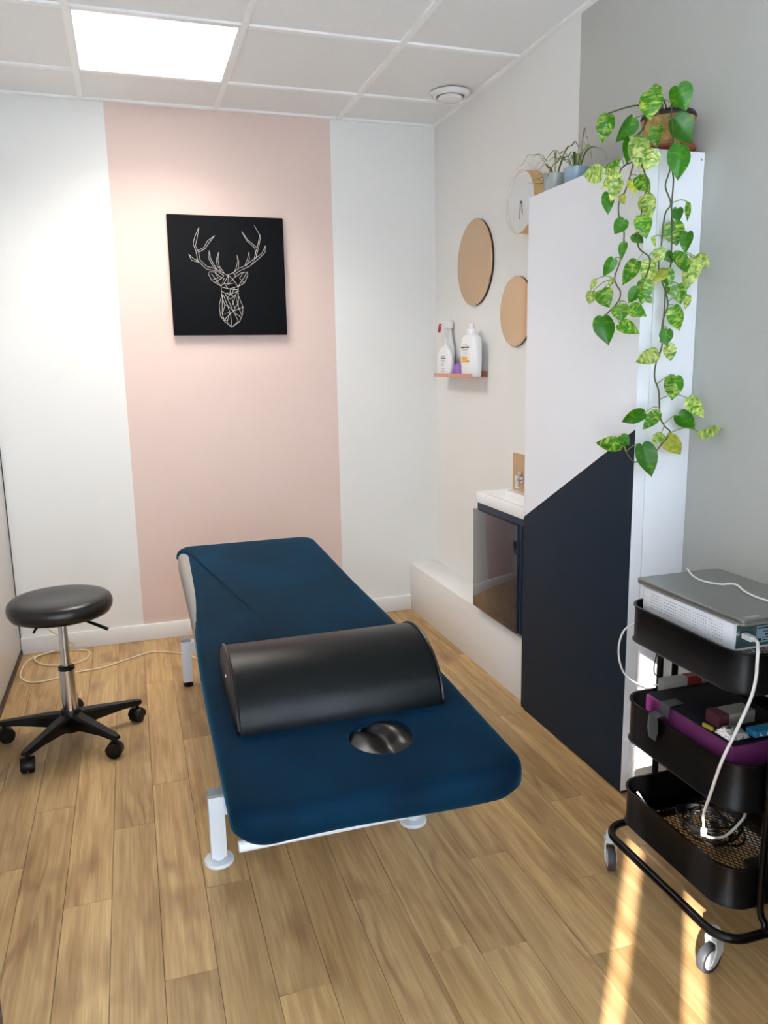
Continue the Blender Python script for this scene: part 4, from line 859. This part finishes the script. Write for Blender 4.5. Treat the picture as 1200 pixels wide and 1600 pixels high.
U = [(-0.373, -2.757, 0.785), (-0.380, -2.785, 0.788), (-0.412, -2.822, 0.788), (-0.425, -2.836, 0.762), (-0.431, -2.842, 0.735), (-0.440, -2.842, 0.693), (-0.468, -2.840, 0.628), (-0.476, -2.812, 0.542), (-0.452, -2.76, 0.436), (-0.405, -2.69, 0.335), (-0.372, -2.655, 0.285), (-0.336, -2.62, 0.225), (-0.308, -2.62, 0.209), (-0.287, -2.64, 0.224), (-0.29, -2.69, 0.297), (-0.325, -2.745, 0.375), (-0.345, -2.835, 0.44), (-0.335, -2.845, 0.52), (-0.30, -2.85, 0.60), (-0.25, -2.84, 0.68)]
MB().tube(spline(U, 8), 0.0034, 8).build('lead', 'cable_white', us, smooth=60)
MB().bar((-0.371, -2.7385, 0.785), (-0.374, -2.768, 0.786), 0.013, 0.011).build('plug', 'cable_white', us, smooth=0)
MB().bar((-0.352, -2.635, 0.249), (-0.335, -2.617, 0.222), 0.014, 0.010).build('ferrite', 'bottle_white', us, smooth=0)
o = MB().tube(spline([(-0.25, -2.405, 0.772), (-0.30, -2.372, 0.772), (-0.335, -2.33, 0.69), (-0.366, -2.30, 0.650), (-0.380, -2.30, 0.588), (-0.362, -2.31, 0.525), (-0.330, -2.35, 0.505), (-0.318, -2.394, 0.522), (-0.315, -2.408, 0.50), (-0.315, -2.410, 0.41)], 8), 0.0026, 8).build('loop_cable', 'cable_white', smooth=60, loc=(-0.33, -2.33, 0.5))
tag(o, 'white cable bowing out behind the trolley between its upper tiers', 'cable')
o = MB().tube(spline([(-0.270, -2.36, 0.690), (-0.277, -2.33, 0.584), (-0.286, -2.335, 0.529), (-0.285, -2.385, 0.525), (-0.285, -2.402, 0.49), (-0.28, -2.410, 0.41)], 8), 0.0018, 8).build('thin_cable', 'cable_black', smooth=60, loc=(-0.28, -2.33, 0.5))
tag(o, 'thin dark cable dropping straight into the middle tier of the trolley', 'cable')

# middle tier: purple case with strap, and small packets
pc = thing('zip_case', (-0.29, -2.61, 0.405), 'purple-edged black zip case with a strap in the middle trolley tier', 'case')
box('body', 'purple', pc, -0.400, -0.190, -2.762, -2.452, 0.405, 0.536, bev=0.004)
box('lid', 'canvas_black', pc, -0.396, -0.194, -2.758, -2.456, 0.5345, 0.541, bev=0.003)
mb = MB(); strap = [(-0.360, 0.543), (-0.402, 0.542), (-0.4045, 0.525), (-0.4045, 0.508), (-0.418, 0.520), (-0.436, 0.517), (-0.4375, 0.480), (-0.437, 0.455)]
vs = []; fs = []
for i, (x, z) in enumerate(strap):
    wv = 0.016 if i < 6 else (0.020 if i == 6 else 0.012)
    for yy in (-2.535-wv, -2.535+wv):
        vs += [(x, yy, z), (x-0.0022, yy, z+0.0012)]
for i in range(len(strap)-1):
    a = i*4; fs += [(a, a+2, a+6, a+4), (a+1, a+5, a+7, a+3), (a, a+4, a+5, a+1), (a+2, a+3, a+7, a+6)]
fs += [(0, 1, 3, 2), (len(vs)-4, len(vs)-2, len(vs)-1, len(vs)-3)]
mb.add(vs, fs).build('strap', 'tyre', pc, smooth=40)
MB().bar((-0.396, -2.66, 0.545), (-0.394, -2.69, 0.5455), 0.006, 0.008).build('zip_tab', 'yellow_tab', pc, smooth=0)
ZC = 0.5412
def packet(name, m_, x0, x1, y0, y1, h, label, cat, extra=None, z=ZC, seed=1, crumple=0.003):
    r = random.Random(seed); n, k = 10, 8; vs = []; fs = []
    for side in (0, 1):
        for i in range(n+1):
            for j in range(k+1):
                u, v = i/n, j/k; bul = math.sin(math.pi*min(1, max(0, u)))**0.5*math.sin(math.pi*v)**0.5
                vs.append((x0+(x1-x0)*u, y0+(y1-y0)*v, z+0.0005+(h*bul*side)+(r.uniform(-crumple, crumple)*bul+crumple*bul if side else 0)))
    w_ = k+1; o2 = (n+1)*w_
    for i in range(n):
        for j in range(k):
            a = i*w_+j; fs.append((a, a+w_, a+w_+1, a+1)); fs.append((o2+a, o2+a+1, o2+a+w_+1, o2+a+w_))
    o = MB().add(vs, fs).build(name, m_, smooth=30, loc=((x0+x1)/2, (y0+y1)/2, z)); tag(o, label, cat); return o
packet('foil_pouch', 'foil', -0.394, -0.335, -2.745, -2.690, 0.016, 'crumpled silver foil pouch on the purple zip case', 'pouch', seed=4)
bp_ = thing('blue_packet', (-0.27, -2.735, ZC), 'long blue packet with white lettering on the purple zip case', 'packet')
box('sleeve', 'pack_blue', bp_, -0.332, -0.20, -2.752, -2.722, ZC, ZC+0.016, bev=0.003)
mb = MB()
for i, xq in enumerate((-0.318, -0.298, -0.280, -0.262, -0.244, -0.228)):
    zz = ZC+0.004; yq = -2.7523
    if i % 3 == 0: mb.box(xq, xq+0.002, yq-0.0002, yq+0.0004, zz, zz+0.008).box(xq, xq+0.006, yq-0.0002, yq+0.0004, zz, zz+0.002)
    elif i % 3 == 1: mb.box(xq, xq+0.002, yq-0.0002, yq+0.0004, zz, zz+0.008).box(xq+0.005, xq+0.007, yq-0.0002, yq+0.0004, zz, zz+0.008).box(xq, xq+0.007, yq-0.0002, yq+0.0004, zz+0.006, zz+0.008)
    else: mb.box(xq, xq+0.006, yq-0.0002, yq+0.0004, zz+0.003, zz+0.005)
mb.build('lettering', 'bottle_white', bp_, smooth=0)
cb_ = thing('printed_carton', (-0.31, -2.672, ZC), 'small printed carton with a mauve end standing behind the foil pouch', 'carton')
box('carton', 'paper', cb_, -0.372, -0.270, -2.684, -2.640, ZC, ZC+0.030, bev=0.001)
box('mauve_end', 'mauve_print', cb_, -0.3725, -0.345, -2.6845, -2.6395, ZC+0.001, ZC+0.0305)
fb = thing('flat_carton', (-0.25, -2.43, 0.405), 'flat white carton with a red patch at the back of the middle tier', 'carton')
box('carton', 'paper', fb, -0.345, -0.160, -2.4495, -2.426, 0.405, 0.560, bev=0.001)
box('red_patch', 'red_print', fb, -0.270, -0.225, -2.4499, -2.4256, 0.535, 0.5605)

# bottom tier: a coiled black lead and a small adapter
pts = []
for i in range(120):
    a = i*0.26; r = 0.055+0.016*math.sin(i*0.37); pts.append((-0.25+r*1.1*math.cos(a), -2.54+r*1.3*math.sin(a), 0.170+0.0003*i+0.004*math.sin(i*0.9)))
o = MB().tube(pts, 0.0032, 6).build('coiled_lead', 'cable_black', smooth=60, loc=(-0.25, -2.54, 0.165)); tag(o, 'tangled black lead coiled in the bottom trolley tier', 'cable')
o = MB().box(-0.28, -0.21, -2.735, -2.690, 0.1662, 0.190, bev=0.004).build('power_adapter', 'plastic_black', loc=(-0.245, -2.71, 0.166)); tag(o, 'small black power adapter in the bottom trolley tier', 'adapter')
o = MB().tube(spline([(-0.395, -2.43, 0.245), (-0.400, -2.50, 0.225), (-0.395, -2.57, 0.200), (-0.37, -2.66, 0.176), (-0.30, -2.72, 0.171)], 8), 0.003, 8).build('grey_lead', 'cable_white', smooth=60, loc=(-0.38, -2.55, 0.17)); tag(o, 'pale lead draped inside the bottom trolley tier along its edge', 'cable')
# socket block on the cabinet end behind the trolley
ex = thing('socket_block', (-0.135, -2.09, 0.07), 'white socket block with thin leads low on the cabinet end behind trolley', 'socket')
box('housing', 'bottle_white', ex, -0.170, -0.100, -2.112, CY0-0.0005, 0.070, 0.172, bev=0.004)
box('cover_plate', 'paper', ex, -0.078, -0.045, -2.086, CY0-0.0005, 0.095, 0.165, bev=0.002)
MB().tube(spline([(-0.155, -2.10, 0.170), (-0.160, -2.11, 0.205), (-0.150, -2.13, 0.235), (-0.165, -2.16, 0.262), (-0.20, -2.25, 0.30), (-0.26, -2.35, 0.38)], 6), 0.002, 6).build('lead', 'cable_white', ex, smooth=60)
MB().tube(spline([(-0.168, -2.105, 0.150), (-0.186, -2.115, 0.110), (-0.190, -2.115, 0.07), (-0.180, -2.105, 0.03), (-0.150, -2.10, 0.004)], 6), 0.0025, 6).build('lead', 'cable_white', ex, smooth=60)
